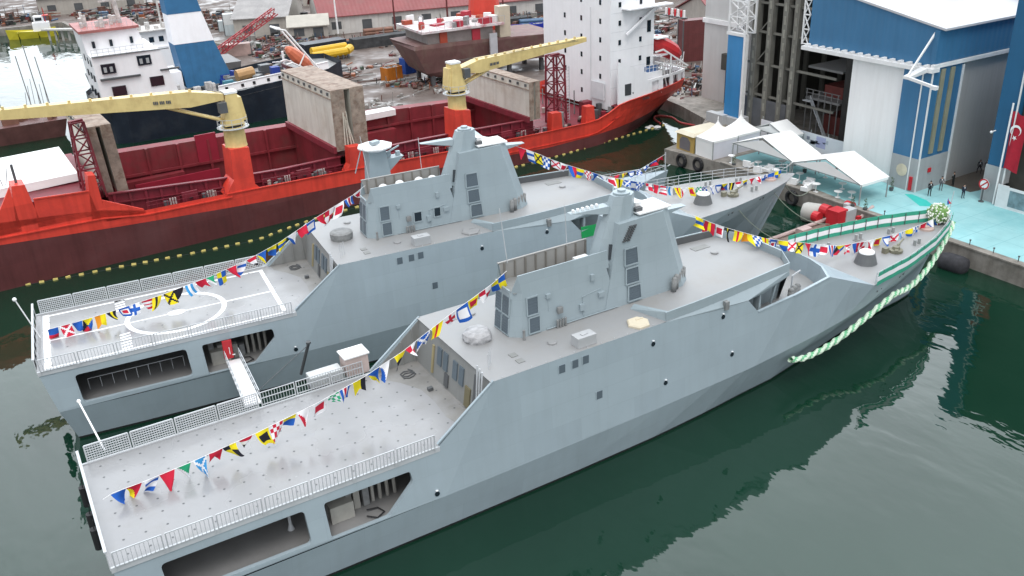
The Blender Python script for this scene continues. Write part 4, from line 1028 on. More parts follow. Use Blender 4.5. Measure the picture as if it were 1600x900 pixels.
for k in range(8): q.bar((93.6+k*.5,3.0,6.4),(93.9+k*.55,3.2,10.2+.5*(k%3)),.09)
for k in range(7): q.bar((93.6+k*.5,3.1,9.0+.5*(k%3)),(94.6+k*.5,3.2,9.6+.4*(k%2)),.08)
q.cbox((91.2,3.2,6.2),(1.6,1.4,2.6),0,1); q.cbox((90.0,2.6,6.2),(1.6,1.2,1.9),0,2); q.tube([(91.8,2.0,8.4),(91.8,3.6,8.4)],.7,12,3); q.cbox((95.5,6,6.2),(2,3,1.8),0,3)
q.bar((91,2,6.2),(92.2,2.2,10.2),.18); q.bar((93.2,2,6.2),(92.2,2.2,10.2),.18)
q.build('stern_gear', [WHITE, MAROON, mat('skip_yellow',(.55,.42,.04)), mat('drum_grey',(.5,.5,.5))], ship)
q = MB()
for k in range(7): q.cbox((77.8+k*.7,2+2.0*(k%2),3.4),(.6,.7,1.0+.7*((k*3)%4)/3),.3*k,k%3)
q.tube([(72.6,2.2,3.3),(72.6,2.2,5.6)],.6,12,0); q.cbox((79.5,5,3.4),(1.6,1.2,2.2),0,1); q.split_build('deck_machinery', [RUBG, MAROON, STEELD], ship)
q = MB()
for k in range(3): q.tube([(-.2+k*.3,1.0,10.9),(-1.2+1.1*k,1.0,13.4-.3*k)],.04,5)
q.tube([(1.4,1.2,10.9),(1.4,1.2,12.9)],.14,8); q.build('light_mast', STEELD, ship)
q = MB()
for k in range(4): q.bar((38.6+.4*k,1.6,7.5),(38.9+.15*k,1.8,11.6-.5*k),.13)
q.tube([(39.4,1.4,7.5),(39.2,1.6,11.8)],.06,6); q.build('rope_bundle', mat('pale_rope',(.55,.50,.42),var=.2), ship)
q = MB()
for k in range(5): q.cbox((83.9+.25*k,nearT(84,5)-.04,6.6),(.16,.05,.3))
for k in range(4): q.cbox((87.2+.35*k,nearT(87.5,5.4)-.0,5.3),(.16,.06,.3))
q.split_build('hull_mark', STEELD, ship)
# floating boom of yellow-white floats round the hull
boom = thing('floating_boom', 'string of small yellow and white floats along the waterline of the red cargo ship', 'boom', (0,0,0))
BP = [(-14,57.6,0),(-3,55.9,0),(3,54.9,0),(9.8,54.2,0),(16,53.4,0),(24,52.95,0),(27.5,54.0,0),(34,55.6,0),(45,56.6,0),(56,57.2,0),(67.7,57.85,0),(74,58.6,0),(82,59.8,0),(88,60.6,0),(92.5,61.2,0)]
bp = resample(BP, 1.18)
fm = MB(); fm.hexa([(-.26,-.13,-.08),(.26,-.13,-.08),(.26,.13,-.08),(-.26,.13,-.08),(-.24,-.10,.16),(.24,-.10,.16),(.24,.10,.16),(-.24,.10,.16)])
FLY = mat('float_yellow',(.62,.47,.10),var=.15); FLW = mat('float_pale',(.62,.50,.16),var=.1)
proto = None
for i, p in enumerate(bp):
    d = bp[min(i+1,len(bp)-1)]-bp[max(i-1,0)]
    if proto is None: proto = fm.build('float', FLW, boom); o = proto
    else: o = proto.copy(); COL.objects.link(o); o.parent = boom
    o.location = p+Vector((0,0,.02)); o.rotation_euler = (random.uniform(-.15,.15),random.uniform(-.1,.1),math.atan2(d.y,d.x)+random.uniform(-.25,.25))
r = MB(); r.tube([p+Vector((0,0,.02)) for p in bp],.03,5); r.build('rope', BLACK, boom)
# ================================================================= water, quay and the yard ground
def water_material():
    m = bpy.data.materials.new('harbour_water'); m.use_nodes = True
    nt = m.node_tree; N = nt.nodes; L = nt.links; b = N['Principled BSDF']
    b.inputs['Roughness'].default_value = .035; b.inputs['IOR'].default_value = 1.5; b.inputs['Specular IOR Level'].default_value = .5
    tc = N.new('ShaderNodeTexCoord')
    n0 = N.new('ShaderNodeTexNoise'); n0.inputs['Scale'].default_value = .035; n0.inputs['Detail'].default_value = 5
    L.new(tc.outputs['Object'], n0.inputs['Vector'])
    mx = N.new('ShaderNodeMix'); mx.data_type = 'RGBA'
    mx.inputs[6].default_value = (.003,.022,.012,1); mx.inputs[7].default_value = (.006,.031,.018,1)
    r0 = N.new('ShaderNodeMapRange'); r0.inputs[1].default_value = .35; r0.inputs[2].default_value = .65
    L.new(n0.outputs['Fac'], r0.inputs[0]); L.new(r0.outputs[0], mx.inputs[0]); L.new(mx.outputs[2], b.inputs['Base Color'])
    mp = N.new('ShaderNodeMapping'); mp.inputs['Rotation'].default_value = (0,0,rad(25)); mp.inputs['Scale'].default_value = (1,.45,1)
    L.new(tc.outputs['Object'], mp.inputs[0])
    w1 = N.new('ShaderNodeTexNoise'); w1.inputs['Scale'].default_value = .55; w1.inputs['Detail'].default_value = 3
    w2 = N.new('ShaderNodeTexNoise'); w2.inputs['Scale'].default_value = .09; w2.inputs['Detail'].default_value = 3; w2.inputs['Distortion'].default_value = 1.2
    L.new(mp.outputs[0], w1.inputs['Vector']); L.new(mp.outputs[0], w2.inputs['Vector'])
    a = N.new('ShaderNodeMath'); a.operation = 'MULTIPLY_ADD'; a.inputs[1].default_value = 4.0
    L.new(w2.outputs['Fac'], a.inputs[0]); L.new(w1.outputs['Fac'], a.inputs[2])
    bp = N.new('ShaderNodeBump'); bp.inputs['Strength'].default_value = .35; bp.inputs['Distance'].default_value = .12
    L.new(a.outputs[0], bp.inputs['Height']); L.new(bp.outputs[0], b.inputs['Normal'])
    return m
w = MB(); w.poly([(-3000,-3000,0),(3000,-3000,0),(3000,3000,0),(-3000,3000,0)]); wo = struct(w.build('water', water_material()))

CONC = mat('quay_concrete', (.27,.25,.225), rough=.8, var=.2, scale=.5, streak=.6, dirt=(.10,.09,.075), dirt_amt=.6, dirt_scale=.4)
CONCD = mat('wet_yard_ground', (.135,.108,.096), rough=.66, var=.3, scale=.12, spec=.22, dirt=(.19,.165,.155), dirt_amt=.6, dirt_scale=.06, vary_rough=.36)
CARPET = mat('turquoise_carpet', (.29,.54,.56), rough=.75, var=.10, scale=.25, dirt=(.17,.43,.46), dirt_amt=.75, dirt_scale=.09)
plates_q = None
CARP2 = mat('fresh_turquoise_paint', (.04,.50,.44), rough=.55, var=.06)
g = MB()
QP = [(82,-400),(82,37),(80.2,46.3),(88,48.5),(95,54.5),(97.5,63),(99,72),(100,84),(50,92),(47,150),(54,175),(42,215),(28,224),(26,250),(-10,252),(-400,335),(-400,1500),(1500,1500),(1500,-400)]
g.prism([(x,y,2.0) for x, y in QP], (0,0,-5), 0)
struct(g.build('quay', CONC))
g = MB(); g.poly([(50.5,92.5,2.004),(100.5,84.5,2.004),(112,60,2.004),(140,60,2.004),(1400,300,2.004),(1400,1400,2.004),(-390,1400,2.004),(-390,336,2.004),(-9,253,2.004),(27,251,2.004),(29,225,2.004),(43,216,2.004),(55,175,2.004),(47.6,150,2.004)])
struct(g.build('yard_ground', CONCD))
g = MB(); g.poly([(83.4,-200,2.008),(83.2,0,2.008),(83.0,14,2.008),(84.4,30,2.008),(84.9,37.5,2.008),(94,37.5,2.008),(94,26,2.008),(104.5,16,2.008),(104.5,9,2.008),(97,7,2.008),(97,-200,2.008)])
struct(g.build('carpet', CARPET))
g = MB(); random.seed(5)
for k in range(26):
    y = 34-k*3.1; g.poly([(83.3,y,2.0095),(94,y,2.0095),(94,y+.05,2.0095),(83.3,y+.05,2.0095)])
for x in (86.4,89.9): g.poly([(x,-40,2.0105),(x+.05,-40,2.0105),(x+.05,36,2.0105),(x,36,2.0105)])
struct(g.build('carpet_seam', mat('carpet_seam_teal',(.15,.38,.41))))
g = MB(); g.poly([(90.4,15.0,2.012),(88.4,11.4,2.012),(89.6,10.4,2.012),(90.6,12.2,2.012),(91.0,14.4,2.012)]); struct(g.build('carpet_patch', CARP2))
g = MB(); g.poly([(96.9,15.0,2.016),(96.7,10.9,2.016),(98.4,10.6,2.016),(105,12.5,2.016),(105,15.3,2.016)]); struct(g.build('ramp_floor', mat('brown_ramp',(.09,.075,.06),rough=.6,var=.2)))
# kerb along quay edge
g = MB(); g.box(81.9,82.5,-200,36.9,2.0,2.16); struct(g.build('quay_kerb', CONC))
# tyre fenders on the quay face
for i, (x,y,z) in enumerate(((81.6,40.5,1.0),(81.0,43.2,1.0),(81.9,24.0,.9),(81.85,28.5,.9))):
    q = MB(); 
    for k in range(16):
        a0, a1 = 2*pi*k/16, 2*pi*(k+1)/16
        q.tube([(-.1,.75*cos(a0),.75*sin(a0)),(-.1,.75*cos(a1),.75*sin(a1))],.26,8)
    o = q.build('tyre_fender', BLACK); o.location = (x-.2,y,z)
    tag(o, ['black tyre hung on the quay wall under the white pagoda tents, nearer the canopies','black tyre hung on the quay wall under the yellow kiosk corner','black tyre on the quay wall beside the second warship bow, nearer the pontoon','black tyre on the quay wall beside the second warship bow, nearer the tents'][i],'tyre','tyre fenders on the quay wall')
q = MB(); q.lathe([(.3,-1.5),(.85,-1.25),(1.0,-.7),(1.0,.7),(.85,1.25),(.3,1.5)],(0,0,0),18); o = q.build('float_fender', mat('dusty_rubber',(.03,.03,.035),rough=.75,var=.4,scale=2), smooth=True)
o.location = (80.6,1.3,.55); o.rotation_euler = (pi/2,0,.1); tag(o,'big black float fender in the water between nearest warship bow and quay','fender')
q = MB(); q.lathe([(.2,-1.5),(.95,-1.3),(1.15,-.9),(1.15,.9),(.95,1.3),(.2,1.5)],(0,0,0),18); o = q.build('float_fender', mat('pale_fender',(.45,.44,.41),var=.1), smooth=True)
o.location = (79.6,18.7,1.0); o.rotation_euler = (pi/2,.2,.5); tag(o,'pale grey drum fender floating beside the red winch pontoon','fender')
# mooring pontoon with red winch
r = thing('mooring_pontoon', 'brown pontoon with red winch and grey box between the warship bows', 'pontoon', (76,14.8,0), .06)
q = MB(); q.box(-9,6.5,-1.8,1.8,-.4,1.0); q.prism([(6.5,-1.8,1.02),(8,-3.5,1.02),(8,2.2,1.02),(6.5,1.8,1.02)],(0,0,-.6)); q.build('deck', mat('pontoon_brown',(.24,.19,.16),rough=.7,var=.25), r)
q = MB(); q.cbox((2.6,-.3,1.0),(1.7,1.5,1.9)); q.tube([(3.4,1.3,1.9),(3.4,2.3,1.9)],.75,14); q.tube([(1.6,1.2,1.7),(1.6,2.0,1.7)],.6,14); q.tube([(6.6,.6,1.9),(6.6,1.5,1.9)],.6,12)
q.cbox((5.0,-1.4,1.0),(.5,.4,.8)); q.split_build('winch', REDP, r)
q = MB(); q.cbox((4.0,-.6,1.0),(1.7,1.1,1.7)); q.cbox((5.8,.8,1.0),(.6,.6,1.5)); q.build('control_box', mat('box_grey',(.45,.46,.47)), r)
q = MB()
for z in (1.5,2.0): q.tube([(-9,-1.7,z),(1,-1.7,z)],.05,6)
for k in range(6): q.tube([(-9+k*2,-1.7,1),(-9+k*2,-1.7,2)],.05,6)
q.tube([(-8.5,1.2,1.2),(7.5,1.0,1.3)],.22,8); q.tube([(4.5,-1.4,1.2),(8,-1.0,2.1)],.2,8); q.cbox((-2.5,0,1),(1.5,1.0,.9)); q.build('pipework', mat('pinkish_pipe',(.50,.38,.36),var=.2), r)
def catenary(p, q, sag, n=10): return [Vector(lerp(p,q,k/n))-Vector((0,0,sag*4*(k/n)*(1-k/n))) for k in range(n+1)]
for i, (p, q2, sg, lb) in enumerate(((s2(72.5,-1.6,5.6),(77.5,14.6,1.4),1.0,'mooring line from the second warship bow to the brown pontoon'),
                              (s2(75.5,.6,6.0),(82.2,22,2.2),1.2,'mooring line from the second warship bow tip down to the quay edge'),
                              (s2(66,-3.8,5.6),(70.5,13.6,1.3),.8,'mooring line from the second warship side to the outer pontoon end'))):
    m = MB(); m.tube(catenary(p,q2,sg),.05,6); tag(m.build('mooring_line', mat('rope_grey_green',(.24,.27,.22))), lb, 'rope', 'mooring lines at the bows')
# ---------------------------------------------------------------- third vessel, mostly hidden
r = thing('patrol_boat', 'grey patrol boat with an octagonal mast platform, mostly hidden behind the second warship', 'patrol boat', (20.5,34.2,0), rad(-3.2))
q = MB(); S3 = [(0,3.6,3.2),(16,3.9,3.4),(30,3.6,3.9),(38,2.6,4.5),(44,1.3,4.9),(48,.08,5.2)]
for a, b in zip(S3, S3[1:]):
    for s in (-1,1): q.poly([(a[0],s*a[1]*.75,-.4),(min(b[0],46.5),s*b[1]*.7,-.4),(b[0],s*b[1],b[2]),(a[0],s*a[1],a[2])])
    q.poly([(a[0],-a[1],a[2]-.05),(b[0],-b[1],b[2]-.05),(b[0],b[1],b[2]-.05),(a[0],a[1],a[2]-.05)])
q.poly([(0,-2.7,-.4),(0,2.7,-.4),(0,3.6,3.2),(0,-3.6,3.2)]); q.build('hull', HULL, r)
q = MB(); q.hexa([(6,-2.6,3.3),(24,-2.4,3.6),(24,2.4,3.6),(6,2.6,3.3),(7,-2.2,6.0),(21,-1.9,6.0),(21,1.9,6.0),(7,2.2,6.0)]); q.build('wheelhouse', HOUSE, r)
q = MB(); q.hexa([(10.6,-.9,6),(13.8,-.9,6),(13.8,.9,6),(10.6,.9,6),(11.2,-.7,14.3),(12.9,-.7,14.3),(12.9,.7,14.3),(11.2,.7,14.3)]); q.lathe([(.8,13.9),(1.75,14.3),(1.78,14.45),(.2,14.5)],(12.1,0,0),8,1)
q.cbox((12.1,0,14.6),(.9,.6,.3),.3); q.hexa([(12.9,-.4,11.4),(14.2,-.4,12.5),(14.2,.4,12.5),(12.9,.4,11.4),(12.9,-.6,13.0),(14.8,-.6,13.1),(14.8,.6,13.1),(12.9,.6,13.0)])
q.cbox((13.4,0,13.1),(.4,.4,.5)); q.cbox((14.4,0,13.1),(.4,.4,.4)); q.bar((13.2,-.6,13.75),(14.9,.9,13.75),.1,.14); q.bar((10.6,0,14.2),(9.8,0,12.0),.08); q.build('mast', [HOUSE, WHITE], r)
q = MB()
for s in (-1,1):
    for k in range(9):
        x = 34+k*1.7; y = [2.9+(0),][0]*max(.05,(48.2-x)/14.5)
        q.bar((x,s*y,4.2+.06*k),(x,s*y,5.4+.05*k),.05)
        x1 = x+1.7 if k < 8 else 48; y1 = 2.9*max(.02,(48.2-x1)/14.5)
        if k < 8: q.bar((x,s*y,5.4+.05*k),(x1,s*y1,5.45+.05*k),.05)
q.tube([(47.6,0,5.1),(47.6,0,7.4)],.05,6); q.tube([(47.5,-.6,5.9),(48.6,.4,5.6)],.06,6); q.build('bow_rail', STEEL, r)
MP = Matrix.Translation((20.5,34.2,0)) @ Matrix.Rotation(rad(-3.2),4,'Z')
flag_string('short flag string on the bow rail of the patrol boat hidden behind the second warship', [(37,6.1),(40,5.9),(44,6.0),(47.6,7.2)],
  ['yr','F','red_white','redsw','yry','P','N','X','E','redsw'], lambda x, y, z: tuple(MP @ Vector((x, y, z))), 37.2, 47.4, (.8,.8))
# ---------------------------------------------------------------- tents, canopies and furniture on the quay
TENT = mat('tent_white', (.84,.84,.83), rough=.7, var=.03, scale=.4)
TENTW = mat('tent_wall', (.66,.66,.72), rough=.7, var=.08, scale=.3)
POLE = mat('canopy_pole', (.30,.32,.32), rough=.5)
def pagoda(x0, x1, y0, y1, label):
    r = thing('pagoda_tent', label, 'tent', ((x0+x1)/2,(y0+y1)/2,2.0), 0, 'pointed pagoda tents on the quay')
    a, b = (x1-x0)/2, (y1-y0)/2
    q = MB(); n = 6; prev = None
    for k in range(n+1):
        t = k/n; f = (1-t)**1.9*.97+.03*(1-t) + .012; z = 2.5+2.4*t
        ring = [(-a*f,-b*f,z),(a*f,-b*f,z),(a*f,b*f,z),(-a*f,b*f,z)]
        if prev:
            for i in range(4): q.poly([prev[i],prev[(i+1)%4],ring[(i+1)%4],ring[i]])
        prev = ring
    q.poly(prev); q.lathe([(.08,0),(.04,.35)],(0,0,4.88),6)
    for i, (c, d) in enumerate((((-a,-b),(a,-b)),((a,-b),(a,b)),((a,b),(-a,b)),((-a,b),(-a,-b)))): q.poly([(*c,2.5),(*d,2.5),(*d,2.25),(*c,2.25)])
    q.build('roof', TENT, r)
    q = MB(); q.box(-a+.05,-a+.1,-b,b,0,2.4); q.box(-a,a,-b+.05,-b+.1,0,2.4,1); q.box(-a,a,b-.1,b-.05,0,2.4); 
    q.build('wall', [TENT, TENTW], r)
    q = MB()
    for sx in (-1,1):
        for sy in (-1,1): q.bar((sx*a,sy*b,0),(sx*a,sy*b,2.5),.1)
    q.split_build('leg', POLE, r)
pagoda(81.9,86.3,38.4,41.8,'front white pagoda tent at the quay edge beside the yellow kiosk')
pagoda(86.5,90.6,38.6,42.2,'rear white pagoda tent with the taller looking point, nearer the blue door tower')
r = thing('kiosk', 'yellow kiosk with a pale roof and arched opening beside the white pagoda tents', 'kiosk', (83.4,44.0,2.0))
q = MB(); q.box(-1.6,4.5,-1.9,1.6,0,2.3); q.build('wall', mat('kiosk_yellow',(.46,.32,.10),var=.15), r)
q = MB(); q.hexa([(-1.8,-2.0,2.3),(4.7,-2.0,2.3),(4.7,1.9,2.3),(-1.8,1.9,2.3),(-1.2,-1.6,2.7),(4.2,-1.6,2.7),(4.2,1.4,2.7),(-1.2,1.4,2.7)]); q.build('roof', mat('kiosk_roof',(.60,.54,.42),var=.1), r)
q = MB(); q.prism([(-1.62,-1.2,.2),(-1.62,.9,.2),(-1.62,.9,1.5),(-1.62,.4,1.95),(-1.62,-.6,1.95),(-1.62,-1.2,1.5)],(-.05,0,0)); q.build('opening', mat('kiosk_inside',(.16,.15,.16)), r)
def canopy(cy, half, x0, x1, ze, zr, label):
    """white gable canopy, its ridge running away from the water"""
    r = thing('canopy', label, 'canopy', (x0,cy,2.0), 0, 'white gable canopies on the quay')
    L = x1-x0; q = MB()
    def sheet(p, t=.06): q.prism(p,(0,0,-t))
    sheet([(0,-half,ze),(L,-half,ze),(L,0,zr),(0,0,zr)]); sheet([(0,half,ze),(L,half,ze),(L,0,zr),(0,0,zr)])
    q.build('roof', TENT, r)
    q = MB(); q.poly([(L-.02,-half,ze),(L-.02,half,ze),(L-.02,0,zr-.05)]); q.poly([(.02,-half+.3,ze-.0),(.02,half-.3,ze),(.02,0,zr-.4)])
    for s in (-1,1): q.box(0,L,s*half-.03,s*half+.03,ze-.32,ze-.03)
    q.build('valance', TENT, r)
    for sx in (.1, L-.1):
        for s in (-1,1):
            q = MB(); q.bar((sx,s*half,0),(sx,s*half,ze-.05),.12); q.build('pole', POLE, r)
    q = MB(); q.bar((0.05,-half,ze-.1),(.05,0,zr-.12),.1); q.bar((0.05,half,ze-.1),(.05,0,zr-.12),.1); q.bar((.05,-half,ze-.1),(.05,half,ze-.1),.08); q.build('frame', POLE, r)
canopy(20.9,5.3,83.2,88.0,2.5,4.3,'white gable canopy nearest the blue and white hall, over white tables')
canopy(31.4,5.2,83.6,88.6,2.5,4.4,'middle white gable canopy, between the pagoda tents and the nearest canopy')
canopy(37.6,3.2,91.2,94.4,2.3,3.6,'small rear white canopy by the printed fence behind the pagoda tents')
def table(x, y, label, grp='white tables on the quay', tall=False):
    r = thing('table', label, 'table', (x,y,2.0), random.uniform(0,1), grp)
    h = 1.05 if tall else .75
    q = MB(); q.lathe([(.48,h-.05),(.48,h)],(0,0,0),16); q.build('tabletop', WHITE, r)
    q = MB(); q.lathe([(.06,.03),(.06,h-.05)],(0,0,0),8); q.build('stem', WHITE, r)
    q = MB(); q.lathe([(.32,0),(.30,.04)],(0,0,0),14); q.build('base', WHITE, r)
    return r
def armchair(x, y, rz, label):
    r = thing('armchair', label, 'armchair', (x,y,2.0), rz, 'white lounge chairs on the quay')
    q = MB(); q.cbox((0,0,.12),(.9,.9,.36)); q.build('seat', WHITE, r, bevel=.05)
    q = MB(); q.cbox((-.42,0,.12),(.22,1.1,.85)); q.build('backrest', WHITE, r, bevel=.05)
    for s in (-1,1):
        q = MB(); q.cbox((0,s*.5,.12),(.9,.2,.55)); q.build('armrest', WHITE, r, bevel=.04)
    for sx in (-1,1):
        for s in (-1,1):
            q = MB(); q.cbox((sx*.38,s*.45,0),(.08,.08,.13)); q.build('leg', STEELD, r)
TB = [(83.2,28.4,'round white table at the seaward edge of the middle canopy, beside the second warship bow',True),(84.4,25.6,'tall white table on the carpet between the middle and nearest canopies',True),
      (83.6,18.9,'white table at the seaward edge of the nearest canopy, second from its corner',False),(84.6,17.8,'white table beside the front corner pole of the nearest canopy',False),
      (83.0,21.7,'white table just outside the nearest canopy beside the lounge chairs',True),(87.9,24.6,'white table deep under the nearest canopy, close to dark seated guests',False),
      (86.2,20.5,'white table in the middle under the nearest canopy',False),(83.0,36.0,'tall white table beside the front pagoda tent',True),(84.4,32.6,'white table under the middle canopy near its front',False),
      (87.0,31.0,'white table at the back under the middle canopy',False),(85.8,28.5,'white table under the middle canopy at the side facing the hall',True)]
for x, y, l, t in TB: table(x, y, l, tall=t)
AC = [(82.9,25.2,.4,'white lounge chair at the quay edge nearest the second warship bow tip'),(83.9,23.6,3.4,'white lounge chair facing the quay edge beside a tall table'),(82.3,22.6,1.9,'white lounge chair close to the brown pontoon'),
      (83.2,22.9,2.6,'white lounge chair between two others near the nearest canopy'),(83.5,33.4,.2,'white lounge chair in front of the middle canopy toward the pagoda tents'),(82.9,31.0,.5,'white lounge chair in front of the middle canopy toward the hall'),
      (84.0,30.3,3.2,'white lounge chair just under the front edge of the middle canopy')]
for a in AC: armchair(*a)
def plant(x, y, h, label):
    r = thing('potted_plant', label, 'plant', (x,y,2.0)); q = MB(); q.lathe([(.22,0),(.28,.4)],(0,0,0),10); q.build('pot', STEELD, r)
    q = MB()
    for i in range(70):
        z = .4+h*random.random(); rr = .26*(1-.5*(z-.4)/h)*random.random()**.5; th = random.uniform(0,6.28); c = Vector((rr*cos(th),rr*sin(th),z))
        u = Vector((random.uniform(-1,1),random.uniform(-1,1),random.uniform(-.3,1))).normalized()*.14; v = u.orthogonal().normalized()*.06
        q.poly([c-v,c+u*.5-v*.3,c+u,c+v])
    q.build('foliage', mat('dark_leaf',(.045,.085,.03),rough=.6,var=.4), r)
plant(90.2,16.7,1.3,'slim potted shrub at the foot of the white hall wall'); plant(82.4,14.0,1.2,'slim potted shrub at the quay edge beside the canopy corner'); plant(82.2,15.6,1.0,'short potted shrub at the quay edge behind the red winch')
plant(87.4,27.5,1.1,'slim potted shrub between the two big canopies'); plant(82.3,34.8,1.2,'slim potted shrub at the quay edge near the front pagoda tent')
# printed fence in front of the open hall
r = thing('printed_fence', 'white printed hoarding fence in front of the dark open hall', 'fence', (95,35.3,2.0))
q = MB(); q.box(0,.08,-7.6,7.6,0,2.4); q.build('panel', mat('fence_white',(.72,.72,.76),var=.05), r)
q = MB(); random.seed(3)
for k in range(26):
    y = random.uniform(-5,4); z = .9+random.uniform(0,.6); q.box(-.012,-.004,y,y+random.uniform(.2,.9),z,z+random.uniform(.1,.5), k%2)
q.box(-.012,-.004,-4.2,-2.6,.7,2.2,2); q.split_build('print', [mat('print_grey',(.25,.27,.33)), mat('print_pale',(.50,.52,.58)), mat('print_lilac',(.42,.42,.62))], r)
for k in range(6):
    q = MB(); q.bar((.15,-7.4+k*2.96,0),(.15,-7.4+k*2.96,2.8),.1); q.build('post', POLE, r)
# ---------------------------------------------------------------- people
def person(x, y, rz, label, coat, pose=0, h=1.75):
    r = thing('person', label, 'person', (x,y,2.008), rz, 'guests standing on the carpet')
    st = .12 if pose == 0 else .22; s = h/1.75
    V = [(0,0,.95),(0,.10,.90),(.03*pose,st,.50),(.02-.05*pose,st,.07),(.17-.05*pose,st+.03,.03),(0,-.10,.90),(-.05*pose,-st,.50),(-.12*pose,-st,.07),(.13-.12*pose,-st-.03,.03),
         (0,0,1.2),(0,0,1.42),(0,.19,1.40),(.02,.25,1.12),(.12 if pose else .05,.20,.88),(0,-.19,1.40),(.02,-.25,1.12),(.14 if pose else .06,-.21,.88),(.01,0,1.53),(.03,0,1.62),(.02,0,1.74)]
    E = [(0,1),(1,2),(2,3),(3,4),(0,5),(5,6),(6,7),(7,8),(0,9),(9,10),(10,11),(11,12),(12,13),(10,14),(14,15),(15,16),(10,17),(17,18),(18,19)]
    R = [.15,.10,.075,.05,.045,.10,.075,.05,.045,.15,.14,.07,.05,.038,.07,.05,.038,.055,.085,.075]
    me = bpy.data.meshes.new('body'); me.from_pydata([(a*s,b*s,c*s) for a,b,c in V], E, [])
    o = bpy.data.objects.new('body', me); COL.objects.link(o); o.parent = r
    md = o.modifiers.new('skin','SKIN'); md.use_smooth_shade = True
    for i, sv in enumerate(me.skin_vertices[0].data): sv.radius = (R[i]*s*1.05, R[i]*s*.85); sv.use_root = (i == 0)
    o.modifiers.new('sub','SUBSURF').levels = 1; o.modifiers['sub'].render_levels = 1
    key = 'clothes_'+coat; cc = {'dark':(.012,.013,.018),'navy':(.02,.025,.045),'grey':(.10,.10,.11),'black':(.01,.01,.01)}[coat]
    if key not in MATS:
        m = mat(key, cc, rough=.8, var=.15); nt = m.node_tree; N = nt.nodes; L = nt.links
        tc = N.new('ShaderNodeTexCoord'); sp = N.new('ShaderNodeSeparateXYZ'); L.new(tc.outputs['Object'], sp.inputs[0])
        gt = N.new('ShaderNodeMath'); gt.operation = 'GREATER_THAN'; gt.inputs[1].default_value = 1.47*s; L.new(sp.outputs['Z'], gt.inputs[0])
        mx = N.new('ShaderNodeMix'); mx.data_type = 'RGBA'; b = N['Principled BSDF']
        src = b.inputs['Base Color'].links[0].from_socket
        L.new(gt.outputs[0], mx.inputs[0]); L.new(src, mx.inputs[6]); mx.inputs[7].default_value = (.42,.25,.18,1); L.new(mx.outputs[2], b.inputs['Base Color'])
    me.materials.append(MATS[key])
    q = MB(); q.ball((.0,0,1.69*s),.098*s,10,6,0,.85); q.build('hair', mat('dark_hair',(.02,.015,.012)), r, smooth=True)
    q = MB(); q.prism([(.10*s,-.05*s,1.42*s),(.10*s,.05*s,1.42*s),(.14*s,0,1.18*s)],(.015,0,0)); q.build('shirt', WHITE, r)
person(92.0,12.9,-2.2,'person in a dark suit and white shirt standing closest to the grey hall plinth','dark',0,1.85)
person(94.6,13.3,-2.4,'person in grey clothes standing at the hall corner behind the dark suited one','grey',0)
person(97.1,13.5,2.6,'person in black at the end of the brown ramp floor by the pale wall','black',1)
person(94.3,10.2,-2.0,'person in dark clothes standing alone on the turquoise carpet','navy',0,1.7)
person(103.4,14.4,-2.6,'first of two people in dark coats close together at the far end of the ramp','dark',1)
person(103.9,13.8,-2.2,'second of two people in dark coats close together at the far end of the ramp','black',0)
person(88.3,23.4,2.8,'person in black standing deep under the nearest canopy','black',0)
person(89.2,22.2,-2.8,'person in dark navy under the nearest canopy by the back tables','navy',1)
person(88.6,30.2,2.9,'person in dark clothes at the back of the middle canopy','dark',0)
r = thing('round_sign', 'round red and white sign on a dark stand beside the pale pillar', 'sign', (94.9,8.3,2.0))
q = MB(); q.tube([(0,0,0),(0,0,1.7)],.09,8); q.lathe([(.32,0),(.3,.1)],(0,0,0),10); q.build('stand', STEELD, r)
q = MB(); q.tube([(-.06,0,2.1),(0,0,2.1)],.62,24); q.build('disc', WHITE, r)
q = MB()
for k in range(24):
    a0, a1 = 2*pi*k/24, 2*pi*(k+1)/24; q.poly([(-.07,rr*cos(t),2.1+rr*sin(t)) for rr, t in ((.62,a0),(.62,a1),(.46,a1),(.46,a0))])
q.poly([(-.075,-.42,2.4),(-.075,-.3,2.5),(-.075,.42,1.8),(-.075,.3,1.7)]); q.build('red_ring', REDP, r)
# ---------------------------------------------------------------- blue and white hall
BLUE = ribbed('blue_cladding', (.048,.165,.31), .9, 'Y', .15, .4)
BLUEX = ribbed('blue_cladding_side', (.045,.155,.29), .9, 'X', .15, .4)
HWHITE = ribbed('white_cladding', (.80,.80,.80), .5, 'Y', .10, .5, .02)
HGREY = ribbed('grey_cladding', (.42,.41,.40), .6, 'X', .10, .5, .04)
PLINTH = mat('grey_plinth', (.36,.37,.38), rough=.7, var=.06, streak=.2)
TRIM = mat('white_trim', (.74,.74,.74), rough=.5)
hall = thing('assembly_hall', 'large blue and white hall with grey plinth and white ledge at the quay', 'hall', (92,14.8,2.0))
q = MB(); q.box(0,.5,3.5,11.0,0,14.0); q.build('white_wall', HWHITE, hall)
q = MB(); q.box(-.35,.5,.0,3.5,4.0,14.0); q.prism([(.3,-.01,14.5),(.3,18.4,14.5),(.3,18.4,21.75),(.3,-.01,18.62)],(.6,0,0)); q.split_build('blue_wall', BLUE, hall)
q = MB(); q.box(-.3,5.2,-.05,.6,4.0,14.4); q.box(-.0,60,-.0,.6,14.9,18.5); q.build('blue_side_wall', BLUEX, hall)
q = MB(); q.box(-.4,5.2,-.1,3.5,0,4.0); q.build('plinth', PLINTH, hall)
q = MB(); q.box(5.2,60,.3,.9,0,14.4); q.build('grey_wall', HGREY, hall)
q = MB(); q.box(-.7,.6,-.3,18.7,14.0,14.45); q.box(-.4,60,-.25,.2,14.45,14.85)
for k in range(16): q.box(-.6,.1,.6+k*1.15,.95+k*1.15,14.45,14.75)
